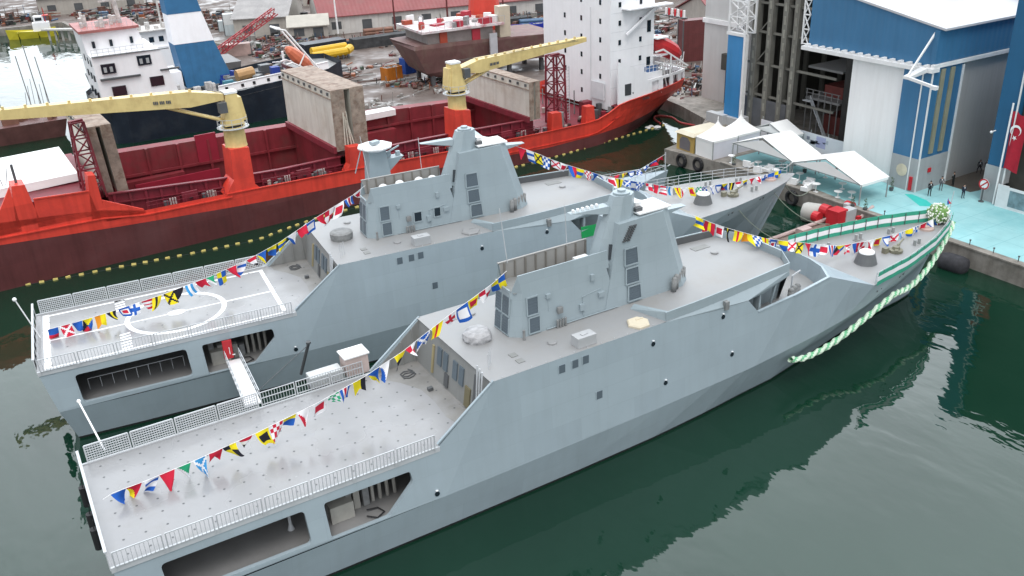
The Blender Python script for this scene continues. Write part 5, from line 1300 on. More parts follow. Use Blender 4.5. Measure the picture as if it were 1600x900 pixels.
q.box(5.0,5.25,-.2,.3,0,14.2); q.box(-.42,-.3,.9,1.05,0,14.0); q.box(-.3,-.15,-.2,-.05,0,14)
q.build('trim', TRIM, hall)
q = MB(); q.hexa([(.1,-.6,18.55),(60,-.6,18.55),(60,18.5,21.8),(.1,18.5,21.8),(.1,-.6,18.8),(60,-.6,18.8),(60,18.5,22.05),(.1,18.5,22.05)]); q.build('roof', mat('hall_roof',(.50,.50,.52),rough=.5,var=.05), hall)
q = MB(); q.box(1.2,1.9,-.2,-.05,4.4,14.2); q.box(2.9,3.6,-.2,-.05,4.4,14.2); q.build('glazing_strip', mat('khaki_pipe',(.26,.25,.18),var=.15), hall)
q = MB(); q.hexa([(-3.8,.2,13.7),(-.4,.4,14.0),(-.4,1.3,14.0),(-3.8,1.0,13.7),(-3.8,.2,14.0),(-.4,.4,14.5),(-.4,1.3,14.5),(-3.8,1.0,14.0)])
q.bar((-3.6,.6,14.0),(.3,.7,18.2),.18); q.bar((-3.7,.6,13.9),(-3.7,-3,13.4),.3); q.cbox((-3.8,-3.1,13.2),(.5,.5,.4)); q.build('bracket_beam', TRIM, hall)
q = MB()
for k in range(9): q.lathe([(.10,0),(.10,.03)],(0,0,0),6)
q = MB(); q.lathe([(.75,0),(.75,.03)],(0,0,0),12); em = q.build('wall_emblem', mat('emblem_cream',(.62,.55,.42),var=.2), hall); em.location = (-.41,1.9,2.3); em.rotation_euler = (0,-pi/2,0)
q = MB(); q.cbox((-.5,.45,.2),(.2,.35,1.6)); q.cbox((1.8,-.2,2.1),(.5,.12,.5)); q.build('hydrant_box', REDP, hall)
# roof plant
q = MB()
for k in range(4):
    z = 14.5+k*1.8; q.bar((.4,18.6,z),(.4,19.6,z),.14); q.bar((.4,18.6,z),(.4,19.6,z+1.8),.12); q.bar((.4,19.6,z),(.4,18.6,z+1.8),.1)
q.bar((.4,19.6,14.4),(.4,19.6,22),.18); q.build('edge_truss', TRIM, hall)
q = MB(); q.cbox((14,9,20.2),(5,3,1.4)); q.cbox((22,4,19.6),(6,2,1.2)); q.build('roof_unit', mat('roof_unit_grey',(.55,.57,.6)), hall)
# open dark interior behind the ledge
q = MB(); q.box(8,8.4,11,18.5,0,20); q.box(.5,40,10.8,11.0,0,14); q.box(.5,8.2,11.0,18.5,19.5,20); q.build('inner_wall', mat('shed_dark',(.035,.034,.033),rough=.8,var=.3), hall)
# ---------------------------------------------------------------- dark open hall with steel columns
DARKW = mat('open_hall_dark', (.06,.058,.05), rough=.85, var=.3, scale=.3)
COLM = mat('column_steel', (.17,.165,.145), rough=.7, var=.15)
oh = thing('open_hall', 'dark open fronted hall with tall steel columns beside the blue door tower', 'hall', (98,33.2,2.0))
q = MB(); q.box(30,30.4,0,17,0,24); q.box(2,30,16.6,17,0,24); q.box(0,30,0,17,21,21.4); q.build('wall', DARKW, oh)
for k, (y, w) in enumerate(((15.0,.9),(12.2,.7),(9.4,.7),(7.4,.7))):
    q = MB(); q.box(-.1,.8,y-w/2,y+w/2,0,21); q.box(-.2,-.1,y-w/2-.1,y+w/2+.1,0,21)
    for j in range(11): q.box(-.26,-.2,y-.16,y+.16,.8+j*1.8,1.9+j*1.8,1)
    q.build('column', [COLM, mat('column_pale',(.25,.245,.21),var=.25)], oh)
q = MB()
for z in (4.5,9,13.5,17.5): q.box(.2,.5,0,16.6,z,z+.3)
for k in range(5): q.bar((.3,15,1+k*4),(.3,12.2,4+k*4),.15)
for k in range(6): q.box(4+4*k,4.4+4*k,15.8,16.5,0,20)
q.box(-.15,.05,8,16.6,0,4.2,1); q.build('girder', [COLM, mat('slate_panel',(.10,.105,.115),var=.2)], oh)
q = MB()
q.box(2,12,.5,6.5,5.2,5.5); q.box(2,12,.5,6.5,9.5,9.8)
for k in range(6):
    q.bar((2,.8+k*1.1,0),(2,.8+k*1.1,6.6),.12)
for z in (6.1,6.6): q.bar((2,.5,z),(2,6.5,z),.08)
q.cbox((6,3.4,5.5),(4,3.2,1.6),0,1); q.cbox((7,3.0,0),(4,5,2.6),0,1)
q.build('platform', [mat('platform_grey',(.20,.20,.20)), mat('red_block',(.16,.04,.035),var=.3)], oh)
q = MB(); q.bar((1.2,1.2,0),(1.2,4.6,5.2),.5,.12); q.bar((.8,1.2,.9),(.8,4.6,6.1),.06); q.bar((1.2,4.6,5.2),(1.2,6.0,5.2),.7,.1)
for k in range(8): q.bar((.8,1.2+k*.48,0+k*.74),(.8,1.2+k*.48,.9+k*.74),.05)
q.build('stair', STEEL, oh)
# blue door tower
r = thing('door_tower', 'tall bright blue sliding door panel in a white frame left of the open hall', 'door panel', (96,49.9,2.0))
q = MB(); q.box(0,.4,-1.6,1.7,.6,13.0); q.build('panel', ribbed('door_blue',(.045,.235,.50),1.2,'Y',.12,.4), r)
q = MB(); q.box(-.15,.5,-2.0,-1.6,0,13.3); q.box(-.15,.5,-1.6,1.9,13.0,13.4); q.build('frame', TRIM, r)
q = MB(); q.box(-.6,3.5,-1.8,3.4,-.4,1.2); q.box(-1.4,-.3,.5,4.0,-.6,1.4); q.build('base', mat('base_pale',(.46,.47,.48),var=.1), r)
q = MB()
for a in ((0,0),(1.6,0)):
    for y in (-2.0,1.6): q.bar((a[0],y,13.4),(a[0],y,20),.25)
for k in range(3):
    z = 13.4+k*2.2
    for x in (0,1.6):
        q.bar((x,-2,z),(x,1.6,z+2.2),.14); q.bar((x,1.6,z),(x,-2,z+2.2),.14); q.bar((x,-2,z),(x,1.6,z),.14)
q.build('truss', TRIM, r)
# grey-white workshop further back and container stack
r = thing('workshop', 'pale grey workshop with a dark doorway behind the blue door panel', 'workshop', (104,56.5,2.0))
q = MB(); q.box(0,30,0,9,0,19); q.build('wall', ribbed('workshop_grey',(.50,.50,.49),2.2,'Y',.3,.6), r)
q = MB(); q.box(-.05,.02,1.2,3.6,0,5.5); q.box(-.9,-.05,1.0,3.8,5.5,8.0); q.build('doorway', DARKW, r)
q = MB(); q.box(-.3,.0,-.2,9.2,12.2,12.9); q.box(-.3,30,-.3,0,0,19); q.build('trim', TRIM, r)
# Turkish flag on a pole, white fence with photo print
r = thing('flag_pole', 'tall white pole carrying a long hanging red flag with white crescent and star', 'flag pole', (95.2,7.05,2.0))
q = MB(); q.tube([(0,0,0),(.1,-.05,11.5)],.10,8); q.build('pole', WHITE, r)
q = MB(); nu, nv = 8, 12
for j in range(nv+1):
    for i in range(nu+1): q.v.append((.12+.14*sin(i*1.1+j*.25), -.15-1.9*i/nu*(1-.12*j/nv)-.05*j/nv*3, 10.6-6.3*j/nv-.35*(i/nu)**2+.1*sin(i)))
for j in range(nv):
    for i in range(nu): q.f.append((j*(nu+1)+i,j*(nu+1)+i+1,(j+1)*(nu+1)+i+1,(j+1)*(nu+1)+i)); q.m.append(0)
fl = q.build('flag', mat('flag_crimson',(.40,.012,.03),rough=.75,var=.15,scale=1.2), r, smooth=True)
q = MB(); n = 24
for k in range(n):      # crescent opening downwards-left, star below
    a0, a1 = 2*pi*k/n, 2*pi*(k+1)/n
def cres(a): return (.62*cos(a), .62*sin(a))
def inn(a): return (.13+.49*cos(a), .02+.49*sin(a))
for k in range(18):
    a0, a1 = rad(38)+rad(284)*k/18, rad(38)+rad(284)*(k+1)/18
    p = [cres(a0),cres(a1)]; b0 = math.atan2(p[0][1]-.02,p[0][0]-.13); b1 = math.atan2(p[1][1]-.02,p[1][0]-.13)
    pp = [p[0],p[1],inn(b1),inn(b0)]
    q.poly([(-.1, -1.0-v, 8.7-u) for u, v in pp])   # quarter turn: the flag hangs from its short side
st = []
for k in range(10):
    rr = .30 if k % 2 == 0 else .12; a = pi/2*0+2*pi*k/10; st.append((.75+rr*cos(a), rr*sin(a)))
q.poly([(-.1, -1.0-v, 8.7-u-.05) for u, v in st])
q.build('crescent_and_star', WHITE, fl, recalc=False)
r = thing('photo_fence', 'white boundary fence with a dark printed photograph at the foot of the red flag', 'fence', (94.9,6.6,2.0))
q = MB(); q.box(0,6,-.1,.05,0,2.4); q.box(-.05,.05,-1.2,.05,0,2.6); q.box(-.05,.02,-30,-1.2,0,2.5); q.build('panel', mat('fence_panel_white',(.70,.71,.72)), r)
q = MB(); q.box(-.07,-.055,-5.2,-1.4,.35,2.2); q.build('print', mat('print_sea_photo',(.16,.24,.27),var=.5,scale=1.0), r)
r = thing('pillar_block', 'blue pillar block on a pale grey plinth at the right of the ramp', 'building', (95.6,7.2,2.0))
q = MB(); q.box(0,40,-.6,1.6,4.2,24); q.build('cladding', ribbed('dark_blue_cladding',(.02,.115,.235),.9,'X',.2,.4), r)
q = MB(); q.box(-.1,40,-.7,1.7,0,4.2); q.build('plinth', PLINTH, r)
q = MB(); q.box(.9,40,-14,-.7,0,24); q.build('rear_wall', DARKW, r)
q = MB(); q.box(-.25,-.12,-.75,-.6,0,24); q.tube([(-.3,1.2,8.2),(-.9,1.3,8.1)],.06,6); q.ball((-.9,1.3,8.1),.16); q.build('lamp_and_pipe', TRIM, r)
for i in range(14):
    q = MB(); y = -22+i*2.6; q.tube([(0,0,0),(0,0,.55)],.05,6); q.lathe([(.10,.5),(.10,.6)],(0,0,0),8); o = q.build('kerb_stud', STEELD); o.location = (82.9,y,2.0)
    tag(o,'thin dark stud in the row along the carpet edge of the quay','stud','studs along the quay edge')

m = MB(); m.tube(resample([(92.6,62.2,.1),(93.6,65.0,.12),(95.2,66.2,.12),(96.4,64.0,.1),(95.4,60.5,.1),(96.0,57.5,.1),(94.5,55.8,.1)],.5),.16,7); tag(m.build('oil_boom', mat('boom_dull_red',(.36,.05,.05),var=.2)),'loose dull red floating hose in the water behind the red cargo ship stern','hose')
m = MB(); m.ball((0,0,0),.5,8,5,0,.4,.15); m.ball((1.3,-.7,0),.6,8,5,0,.35,.2); m.ball((.7,.2,.05),.45,8,5,0,.4,.2); o = m.build('foam_float', mat('foam_white',(.75,.75,.74))); o.location = (89.6,61.6,.1); tag(o,'white foam float lying in the water under the red cargo ship stern','float')
# ================================================================= far side: dark hulled ship, slipway, sheds
NAVY = mat('navy_hull', (.012,.020,.034), rough=.45, var=.25, scale=.3, streak=.4, dirt=(.04,.045,.05), dirt_amt=.4, dirt_scale=.3)
r = thing('moored_ship', 'dark navy hulled ship with white deckhouse, blue and white funnel and orange lifeboat', 'ship', (16.3,106.6,0))
q = MB(); D = [(-.6,6.5,7.2),(1.2,1.4,7.0),(3.5,.2,6.3),(14,0,5.8),(22,0,5.9),(30,0,6.6),(38,.6,7.2),(42,4.5,7.5)]
for a, b in zip(D, D[1:]):
    q.poly([(a[0]+.3,a[1]+.8,-.5),(b[0]+.3,b[1]+.8,-.5),(b[0],b[1],b[2]),(a[0],a[1],a[2])]); q.poly([(a[0],18-a[1],-.5),(b[0],18-b[1],-.5),(b[0],18-b[1],b[2]),(a[0],18-a[1],a[2])])
    q.poly([(a[0],a[1]+.05,a[2]-.9),(b[0],b[1]+.05,b[2]-.9),(b[0],18-b[1],b[2]-.9),(a[0],18-a[1],a[2]-.9)],1)
q.poly([(-.3,7.3,-.5),(-.6,6.5,7.2),(-.6,11.5,7.2),(-.3,10.7,-.5)]); q.poly([(42.3,5.3,-.5),(42.3,12.7,-.5),(42,13.5,7.5),(42,4.5,7.5)]); q.build('hull', [NAVY, mat('ship_deck_grey',(.22,.22,.22),var=.3)], r)
q = MB(); q.hexa([(18.5,-.06,5.95),(30,-.06,6.65),(30,.2,6.65),(18.5,.2,5.95),(18.5,.1,7.1),(30,.1,7.8),(30,.3,7.8),(18.5,.3,7.1)]); q.hexa([(30,-.06,6.65),(38.2,.56,7.25),(38.2,.8,7.25),(30,.2,6.65),(30,.1,7.8),(38.2,.7,8.4),(38.2,.9,8.4),(30,.3,7.8)])
q.bar((18.5,.1,7.15),(30,.1,7.85),.3,.12); q.bar((30,.1,7.85),(38.2,.7,8.45),.3,.12); q.box(6,16.5,-.05,.25,5.8,6.8); q.build('bulwark', SUPW, r)
q = MB()
for s in (19.8,22.5,24.5,27,29,32,34,36): q.cbox((s,.0,6.3+.06*(s-19)),(.45,.25,.5))
q.split_build('freeing_port', BLACK, r)
h = MB(); h.hexa([(.6,.9,5.5),(12.6,.5,5.5),(12.6,14,5.5),(.6,14,5.5),(.3,.9,14.2),(10.6,.5,14.2),(10.6,14,14.2),(.3,14,14.2)])
h.hexa([(.2,4.0,14.2),(9.2,3.6,14.2),(9.2,14,14.2),(.2,14,14.2),(-.1,4.0,17.6),(8.2,3.6,17.6),(8.2,14,17.6),(-.1,14,17.6)])
h.box(9.8,14.5,7.5,14,5.5,9.0); dk = h.build('deckhouse', SUPW, r)
h = MB(); h.box(-.4,8.6,3.2,14.4,17.55,17.95); h.build('roof_edge', mat('faded_red_trim',(.36,.13,.12),var=.2), dk)
h = MB()
for (x, z) in ((2.4,12.3),(7.9,12.9),(3.3,8.7),(9.2,9.4)): h.box(x-1.05,x+1.05,.42,.86,z-.75,z+.75)
for (x, z) in ((1.4,15.7),(4.0,15.7),(7.1,15.8)): h.box(x-.22,x+.22,3.35,3.95,z-.5,z+.5)
for z in (7.5,10.2,12.6):
    for y in (3,6,9.5): h.box(.2,.5,y-.4,y+.4,z,z+1.0)
h.split_build('window', GLASSD, dk)
h = MB()
for (x, z) in ((1.9,12.2),(2.8,12.2),(7.4,12.8),(8.4,12.8)): h.box(x-.22,x+.22,.36,.44,z-.4,z+.4)
h.split_build('window_pane', mat('pane_grey',(.35,.37,.38)), dk)
h = MB(); h.box(.9,6.9,.3,.9,10.55,10.85); h.box(10.0,13,.3,.9,10.9,11.15); h.box(.4,12.0,.4,1.2,14.2,14.3); h.split_build('eyebrow', STEELD, dk)
h = MB()
for k in range(12): h.bar((.5+.85*k,1.0,14.25),(.5+.85*k,1.0,15.3),.06)
h.bar((.5,1.0,15.3),(10,1.0,15.3),.06); h.bar((.5,1.0,14.8),(10,1.0,14.8),.05)
for k in range(10): h.bar((.2+.85*k,4,17.9),(.2+.85*k,4,19),.06)
h.bar((.2,4,19),(8,4,19),.06)
for k in range(14): h.cbox((random.uniform(.5,7.5),random.uniform(5,12),17.95),(random.uniform(.3,1),random.uniform(.3,1),random.uniform(.4,1.8)),0,1)
h.tube([(6.6,8,17.9),(6.2,8,23)],.35,8,1); h.bar((4,8,21.5),(9,8,21.5),.25,.25,1)
for k in range(8): h.cbox((10.5+random.uniform(0,8),random.uniform(2,8),5.6),(random.uniform(.4,1.4),1,random.uniform(.6,2.4)),0,1)
h.split_build('roof_gear', [STEEL, mat('gear_pale',(.50,.48,.46),var=.4,scale=2)], dk)
f = MB(); f.hexa([(15.0,8,6),(23.2,8,6),(23.2,14,6),(15.0,14,6),(14.4,8.6,13.3),(21.0,8.6,13.3),(21.0,13.4,13.3),(14.4,13.4,13.3)]); fu = f.build('funnel', mat('funnel_blue',(.03,.14,.29),var=.12,streak=.3), r)
f = MB(); f.hexa([(14.35,8.55,13.3),(21.05,8.55,13.3),(21.05,13.45,13.3),(14.35,13.45,13.3),(14.3,9,18.2),(19.9,9,18.2),(19.9,13,18.2),(14.3,13,18.2)]); f.build('white_band', SUPW, fu)
f = MB(); f.hexa([(14.25,8.95,18.2),(19.95,8.95,18.2),(19.95,13.05,18.2),(14.25,13.05,18.2),(14.2,9.1,21.5),(19.3,9.1,21.5),(19.3,12.9,21.5),(14.2,12.9,21.5)]); f.build('funnel_top', mat('funnel_blue'+'_top',(.03,.14,.29)), fu)
f = MB()
for k in range(34):
    x = random.uniform(19,37); f.cbox((x,random.uniform(1.2,9),5.6),(random.uniform(.4,2),random.uniform(.5,1.8),random.uniform(.6,2.6)),random.random(),k%5)
f.tube([(22.5,3,7.8),(25.5,3.4,8.0)],1.0,10,5); f.tube([(31,3,6.3),(31,3,10.8)],.2,8,6); f.bar((29,3,9.2),(33,3,9.0),.15,.15,6)
f.cbox((29,2.2,6.0),(1.4,1.4,2.6),0,4)
f.build('deck_gear', [STEELD, RUBG, mat('gear_brown',(.16,.10,.07),var=.3), mat('gear_teal',(.06,.20,.26)), mat('gear_blue',(.02,.05,.28)), mat('gear_sand',(.42,.25,.11),var=.2), WHITE], r)
f = MB(); A, B = Vector((30.7,-.5,12.0)), Vector((35.2,.2,7.4)); dr = (B-A).normalized()
PR = [(.0,.3),(.10,.8),(.35,1.15),(.65,1.15),(.88,.75),(1,.15)]
for (a, r0), (b, r1) in zip(PR, PR[1:]): f.tube([A+(B-A)*a,A+(B-A)*b],r0,10,0,r1)
f.build('lifeboat', mat('lifeboat_orange',(.60,.17,.09),rough=.4,var=.1), r)
f = MB()
for y in (-1.8,1.6):
    f.tube([(29.2,y,15.4),(30.6,y,15.0),(36.2,y,7.0)],.17,6); f.tube([(30.0,y,9.4),(31,y,9.6),(35.9,y,6.6)],.16,6); f.tube([(33.5,y,10.9),(32.2,y,8.9)],.12,6); f.tube([(33.8,y,10.4),(35.6,y,6.9)],.1,6)
f.tube([(29.2,-1.8,15.4),(29.2,1.6,15.4)],.17,6); f.build('lifeboat_davit', WHITE, r)
f = MB(); f.hexa([(30,-1.6,8.6),(36,-1.6,5.6),(36,1.4,5.6),(30,1.4,8.6),(30,-1.6,9.2),(36,-1.6,6.2),(36,1.4,6.2),(30,1.4,9.2)]); f.build('lifeboat_ramp', mat('ramp_brown',(.14,.05,.04)), r)
# low brown barge with clutter at the left, and thin masts
r = thing('barge', 'low rusty brown barge with thin masts beyond the red cargo ship bow', 'barge', (-30,119.5,0))
q = MB(); q.hexa([(0,.8,-.4),(41,.8,-.4),(41,7.5,-.4),(0,7.5,-.4),(-1,0,3.0),(42,0,3.0),(42,8,3.0),(-1,8,3.0)]); q.build('hull', mat('barge_brown',(.13,.06,.055),var=.25,streak=.3), r)
q = MB()
for k in range(30): q.cbox((random.uniform(2,40),random.uniform(1,7),3.0),(random.uniform(.6,3),random.uniform(.5,2),random.uniform(.3,1.2)),random.random(),k%3)
q.build('deck_cargo', [mat('pale_scrap',(.38,.37,.35),var=.3), STEELD, mat('rusty_scrap',(.20,.10,.07),var=.3)], r)
q = MB()
for x, h in ((33,9),(37.5,10.5),(39,12),(40.3,10)): q.tube([(x,4,3),(x-.5,4,3+h)],.09,6)
for k in range(6): q.bar((36.5+.7*k,4,3),(37+.6*k,4,7.5+k%3),.08)
q.cbox((29,4,3),(2.4,2.4,3.4)); q.build('mast', RUBG, r)
r = thing('tug_boat', 'small yellow hulled tug boat with white cabin on the far water', 'tug boat', (10.8,241.5,0), -.15)
q = MB()
for s in (-1,1):
    for a, b in zip([(0,.1,2.6),(3,1.9,2.1),(8,2.1,1.7),(12.4,1.6,2.2)],[(3,1.9,2.1),(8,2.1,1.7),(12.4,1.6,2.2),(12.5,0,2.2)]):
        q.poly([(a[0]+.4,s*a[1]*.7,-.3),(b[0],s*b[1]*.7,-.3),(b[0],s*b[1],b[2]),(a[0],s*a[1],a[2])])
q.poly([(0,0,2.0),(3,-1.9,1.7),(12.4,-1.6,1.6),(12.4,1.6,1.6),(3,1.9,1.7)]); q.build('hull', mat('tug_yellow',(.52,.45,.03),rough=.5,var=.1), r)
q = MB(); q.box(7,11.2,-1.3,1.3,1.6,3.9); q.box(7.6,10,-1.1,1.1,3.9,5.6); q.build('cabin', SUPW, r)
q = MB(); q.box(7.55,7.62,-.9,.9,4.4,5.2); q.box(8,9.7,-1.13,-1.08,4.4,5.2); q.split_build('window', GLASSD, r)
q = MB(); q.tube([(10.4,0,3.9),(10.4,0,7.5)],.12,6); q.box(9.8,11.4,-1,1,5.5,5.7); q.build('mast', mat('tug_red',(.5,.06,.05)), r)
# ---------------------------------------------------------------- yard
SHED = mat('shed_wall', (.42,.39,.35), rough=.75, var=.12, streak=.3)
REDR = ribbed('red_sheet_roof', (.25,.065,.065), 1.0, 'X', .35, .6, .12, (.18,.09,.08), .5)
GREYR = ribbed('grey_sheet_roof', (.27,.255,.25), 1.0, 'X', .35, .6, .12, (.36,.34,.33), .5)
def shed(x, y, L, W, hw, hr, rz, roof, label, wall=SHED):
    r = thing('shed', label, 'shed', (x,y,2.0), rz)
    q = MB(); q.box(0,L,0,W,0,hw); q.prism([(0,0,hw),(0,W,hw),(0,W/2,hr)],(.2,0,0)); q.prism([(L-.2,0,hw),(L-.2,W,hw),(L-.2,W/2,hr)],(.2,0,0)); q.build('wall', wall, r)
    q = MB(); q.prism([(-.5,-.6,hw-.1),(L+.5,-.6,hw-.1),(L+.5,W/2,hr+.15),(-.5,W/2,hr+.15)],(0,0,.2)); q.prism([(-.5,W+.6,hw-.1),(L+.5,W+.6,hw-.1),(L+.5,W/2,hr+.15),(-.5,W/2,hr+.15)],(0,0,.2)); q.build('roof', roof, r)
    q = MB(); n = max(2,int(L/7))
    for k in range(n): q.box((k+.5)*L/n-1.2,(k+.5)*L/n+1.2,-.06,.02,0 if k%2 else 1.2,3.0)
    q.split_build('doorway', STEELD, r)
    q = MB(); q.box(-.05,.02,W*.3,W*.6,0,hw*.8); q.build('gate', STEELD, r)
shed(76,171,60,26,4.2,10.5,-.24,REDR,'long shed with dull red sheet roof and pale wall behind the slipway yard',mat('shed_wall_white',(.6,.58,.55),var=.1,streak=.4))
shed(58,183,13,30,4.6,8.2,-.45,GREYR,'grey roofed shed left of the red roofed one')
shed(67,168,9,8,3.4,5.2,-.35,mat('cream_roof',(.42,.39,.34),var=.1),'small cream gabled hut in front of the grey roofed shed')
shed(90,225,80,30,6,12,-.24,REDR,'second red roofed shed further back at the frame top')
shed(150,170,60,30,6,12,-.35,GREYR,'grey roofed shed at the back right of the yard')
shed(-60,275,70,26,5,9,-.1,GREYR,'grey shed on the far shore beyond the yellow tug')
shed(22,268,30,24,5,10,-.2,GREYR,'shed on the far shore right of the tug, roof grey and worn')
shed(135,95,30,22,5,9,-.3,REDR,'low red roofed shed behind the maroon container stack')
# hull block on the slip with cluttered red and white top
r = thing('hull_block', 'brown unfinished hull on the slip with red and white cluttered top', 'hull under construction', (68.4,101.5,2.0), -.06)
q = MB(); q.hexa([(2.6,1,2.6),(30,.5,2.6),(30,11,2.6),(2.6,10,2.6),(.2,-.3,7.2),(30,-.4,7.0),(30,12.4,7.0),(.2,11.4,7.2)]); q.hexa([(.2,-.3,7.2),(30,-.4,7.0),(30,12.4,7.0),(.2,11.4,7.2),(.4,-.2,7.9),(6,-.3,7.9),(6,12,7.9),(-.3,11,7.9)])
q.hexa([(2.6,1,2.6),(9,1,2.6),(9,9,2.6),(2.6,9,2.6),(4,2,1.6),(9,2,1.2),(9,8,1.2),(4,8,1.6)]); q.build('hull', mat('primer_brown',(.16,.085,.08),rough=.65,var=.2,scale=.4,streak=.4,dirt=(.20,.17,.13),dirt_amt=.5,dirt_scale=.3), r)
q = MB(); q.box(3,16,.2,11,7.2,9.9); q.build('cabin', mat('primer_grey',(.23,.21,.20),var=.2), r)
q = MB(); q.hexa([(1.6,-.8,9.9),(18,-.8,9.9),(18,12,9.9),(1.6,12,9.9),(1.6,-.8,10.3),(18,-.8,10.3),(18,12,10.3),(1.6,12,10.3)]); q.build('roof', mat('top_pale',(.58,.55,.55),var=.2,dirt=(.35,.05,.07),dirt_amt=.8,dirt_scale=.5), r)
q = MB()
for k in range(26): q.cbox((random.uniform(2,17),random.uniform(0,11),10.3),(random.uniform(.4,2.4),random.uniform(.4,1.6),random.uniform(.3,1.6)),random.random(),k%4)
q.cbox((6,.1,7.2),(1.4,.5,2.6),0,3); q.cbox((12.5,.15,7.4),(1.6,.5,2.2),0,1); q.cbox((15.5,-.9,4.0),(1.6,.3,4.6),.15,4)
for k in range(12): q.bar((1.6+k*1.5,-.7,10.3),(1.6+k*1.5,-.7,11.5),.06,.06,4)
q.bar((1.6,-.7,11.5),(18,-.7,11.5),.06,.06,4); q.cbox((18.5,1,7.5),(2.2,2,5.5),0,5)
q.split_build('clutter', [WHITE, mat('clutter_red',(.40,.03,.05),var=.2), mat('clutter_grey',(.25,.25,.25),var=.3), mat('inside_orange',(.35,.06,.03)), mat('clutter_pale',(.42,.43,.45)), mat('sand_box',(.50,.44,.34))], r)
q = MB()
for x in (4.2,6.4,12,20,27):
    for y in (2,9): q.cbox((x,y,0),(.7,.7,2.2))
q.split_build('keel_prop', STEELD, r)
# red tower crane column
r = thing('yard_crane', 'thick red crane column standing behind the hull on the slip', 'crane', (89,112,2.0))
q = MB(); q.lathe([(2.5,0),(2.3,4.5),(2.1,5.2)],(0,0,0),16); q.build('column', mat('crane_pink_red',(.50,.10,.09),rough=.5,var=.08,streak=.2), r)
q = MB(); q.lathe([(2.1,5.2),(3.0,8.0),(3.1,11),(2.6,16)],(0,0,0),16); q.cbox((2.6,-1,7.5),(1.2,1.6,3.6)); q.tube([(0,0,15),(-1,0,30)],1.2,10); q.build('head', mat('crane_red',(.58,.055,.035),rough=.45,var=.08,streak=.2), r)
# yellow floating dock raft and long dark trough
r = thing('yellow_pontoon_raft', 'pair of long yellow floats on small legs lying on the brown yard', 'pontoon', (62.5,139.8,2.0), .03)
q = MB(); q.tube([(0,0,1.3),(8.0,.6,1.3)],.9,10); q.tube([(1.0,3.0,1.8),(9.2,3.6,1.8)],.9,10); q.tube([(8,.6,1.3),(9.6,2.2,1.6)],.9,10); q.split_build('float', mat('pontoon_yellow',(.62,.38,.02),var=.1), r)
q = MB()
for k in range(7): q.cbox((.6+k*1.2,-.7,0),(.35,.35,.9)); q.cbox((.6+k*1.2,3.6,0),(.35,.35,1.2))
q.split_build('leg', STEELD, r)
q = MB(); q.box(0,10,0,4,0,2.6); o = q.build('dark_tank', NAVY); o.location = (63.5,147,2.0); o.rotation_euler = (0,0,.1); tag(o,'long dark navy tank lying behind the yellow floats','tank')
q = MB(); q.box(0,46,0,3.2,0,2.2); o = q.build('rubble_bank', mat('dark_rubble',(.05,.052,.055),rough=.9,var=.5,scale=.6,bump=1,bump_scale=1.2)); o.location = (75,147.5,2.0); o.rotation_euler = (0,0,-.03); tag(o,'long dark bank of plates across the yard behind the slip','bank')
def bin_(x, y, sz, rz, col, label, nm='skip'):
    r = thing(nm, label, nm, (x,y,2.0), rz); a, b, h = sz
    q = MB(); q.box(-a/2,a/2,-b/2,b/2,0,.15)
    for (x0,x1,y0,y1) in ((-a/2,a/2,-b/2,-b/2+.12),(-a/2,a/2,b/2-.12,b/2),(-a/2,-a/2+.12,-b/2+.12,b/2-.12),(a/2-.12,a/2,-b/2+.12,b/2-.12)): q.box(x0,x1,y0,y1,.15,h)
    for k in range(5): q.box(-a/2+.2+k*(a-.5)/4,-a/2+.35+k*(a-.5)/4,-b/2-.08,-b/2,0,h)
    q.build('body', mat(nm+'_'+col[0],col[1],var=.15,streak=.3), r)
    q = MB()
    for k in range(8): q.cbox((random.uniform(-a/2+.4,a/2-.4),random.uniform(-b/2+.4,b/2-.4),.2),(.8,.6,h*.9),random.random())
    q.build('scrap', RUBG, r)
bin_(68.8,113.2,(3.6,2.2,2.6),.25,('orange',(.48,.16,.02)),'orange ribbed skip on the wet yard behind the second hatch cover')
bin_(74.0,117.0,(2.6,2.0,3.0),.2,('blue',(.015,.07,.33)),'tall blue bin right of the orange skip on the wet yard')
bin_(108.6,132.4,(3.2,2.4,3.2),-.3,('deep_blue',(.012,.03,.35)),'first deep blue bin by the clutter rows behind the red crane')
bin_(113.4,131.6,(3.2,2.4,3.2),-.3,('deep_blue2',(.012,.03,.35)),'second deep blue bin, right of its twin, behind the red crane')
bin_(128.5,137.0,(4.2,3,3.6),-.3,('light_blue',(.06,.20,.36)),'lighter blue bin close to the white deckhouse of the cargo ship')
# containers
def container(x, y, z, rz, col, label, L=6.1):
    r = thing('container', label, 'container', (x,y,z), rz)
    q = MB(); q.box(0,L,0,2.44,0,2.6); 
    for k in range(int(L/.4)): q.box(.15+k*.4,.33+k*.4,-.05,0,.15,2.45)
    q.build('box', col, r)
    q = MB()
    for a in (0,L):
        for b in (0,2.44): q.cbox((a,b,0),(.2,.2,2.64))
    q.split_build('corner_post', STEELD, r)
PW = mat('container_pale',(.50,.56,.58),var=.1,streak=.3); MRN = mat('container_maroon',(.13,.035,.035),var=.15,streak=.3)
container(57,189,2,-.35,PW,'pale blue-white container at the far left yard edge, lower one',8); container(57,189,4.62,-.35,mat('container_white',(.66,.67,.67)),'white container on top of the pale blue one at the far left',8)
container(57.5,197,2,-.35,PW,'pale container standing behind the stacked pair at the far left',8); container(49,160,2,-.2,mat('container_rose',(.42,.30,.27),var=.2),'dusty rose container near the funnel of the navy ship')
for k in range(3): container(119.5,88.5,2+2.62*k,-.3,MRN,'maroon container %s of the stack beside the pale workshop'%['at the bottom','in the middle','at the top'][k],9)
q = MB()
for k in range(7): q.tube([(0,k*.9,0),(0,k*.9,1.5)],.22,8,k%2)
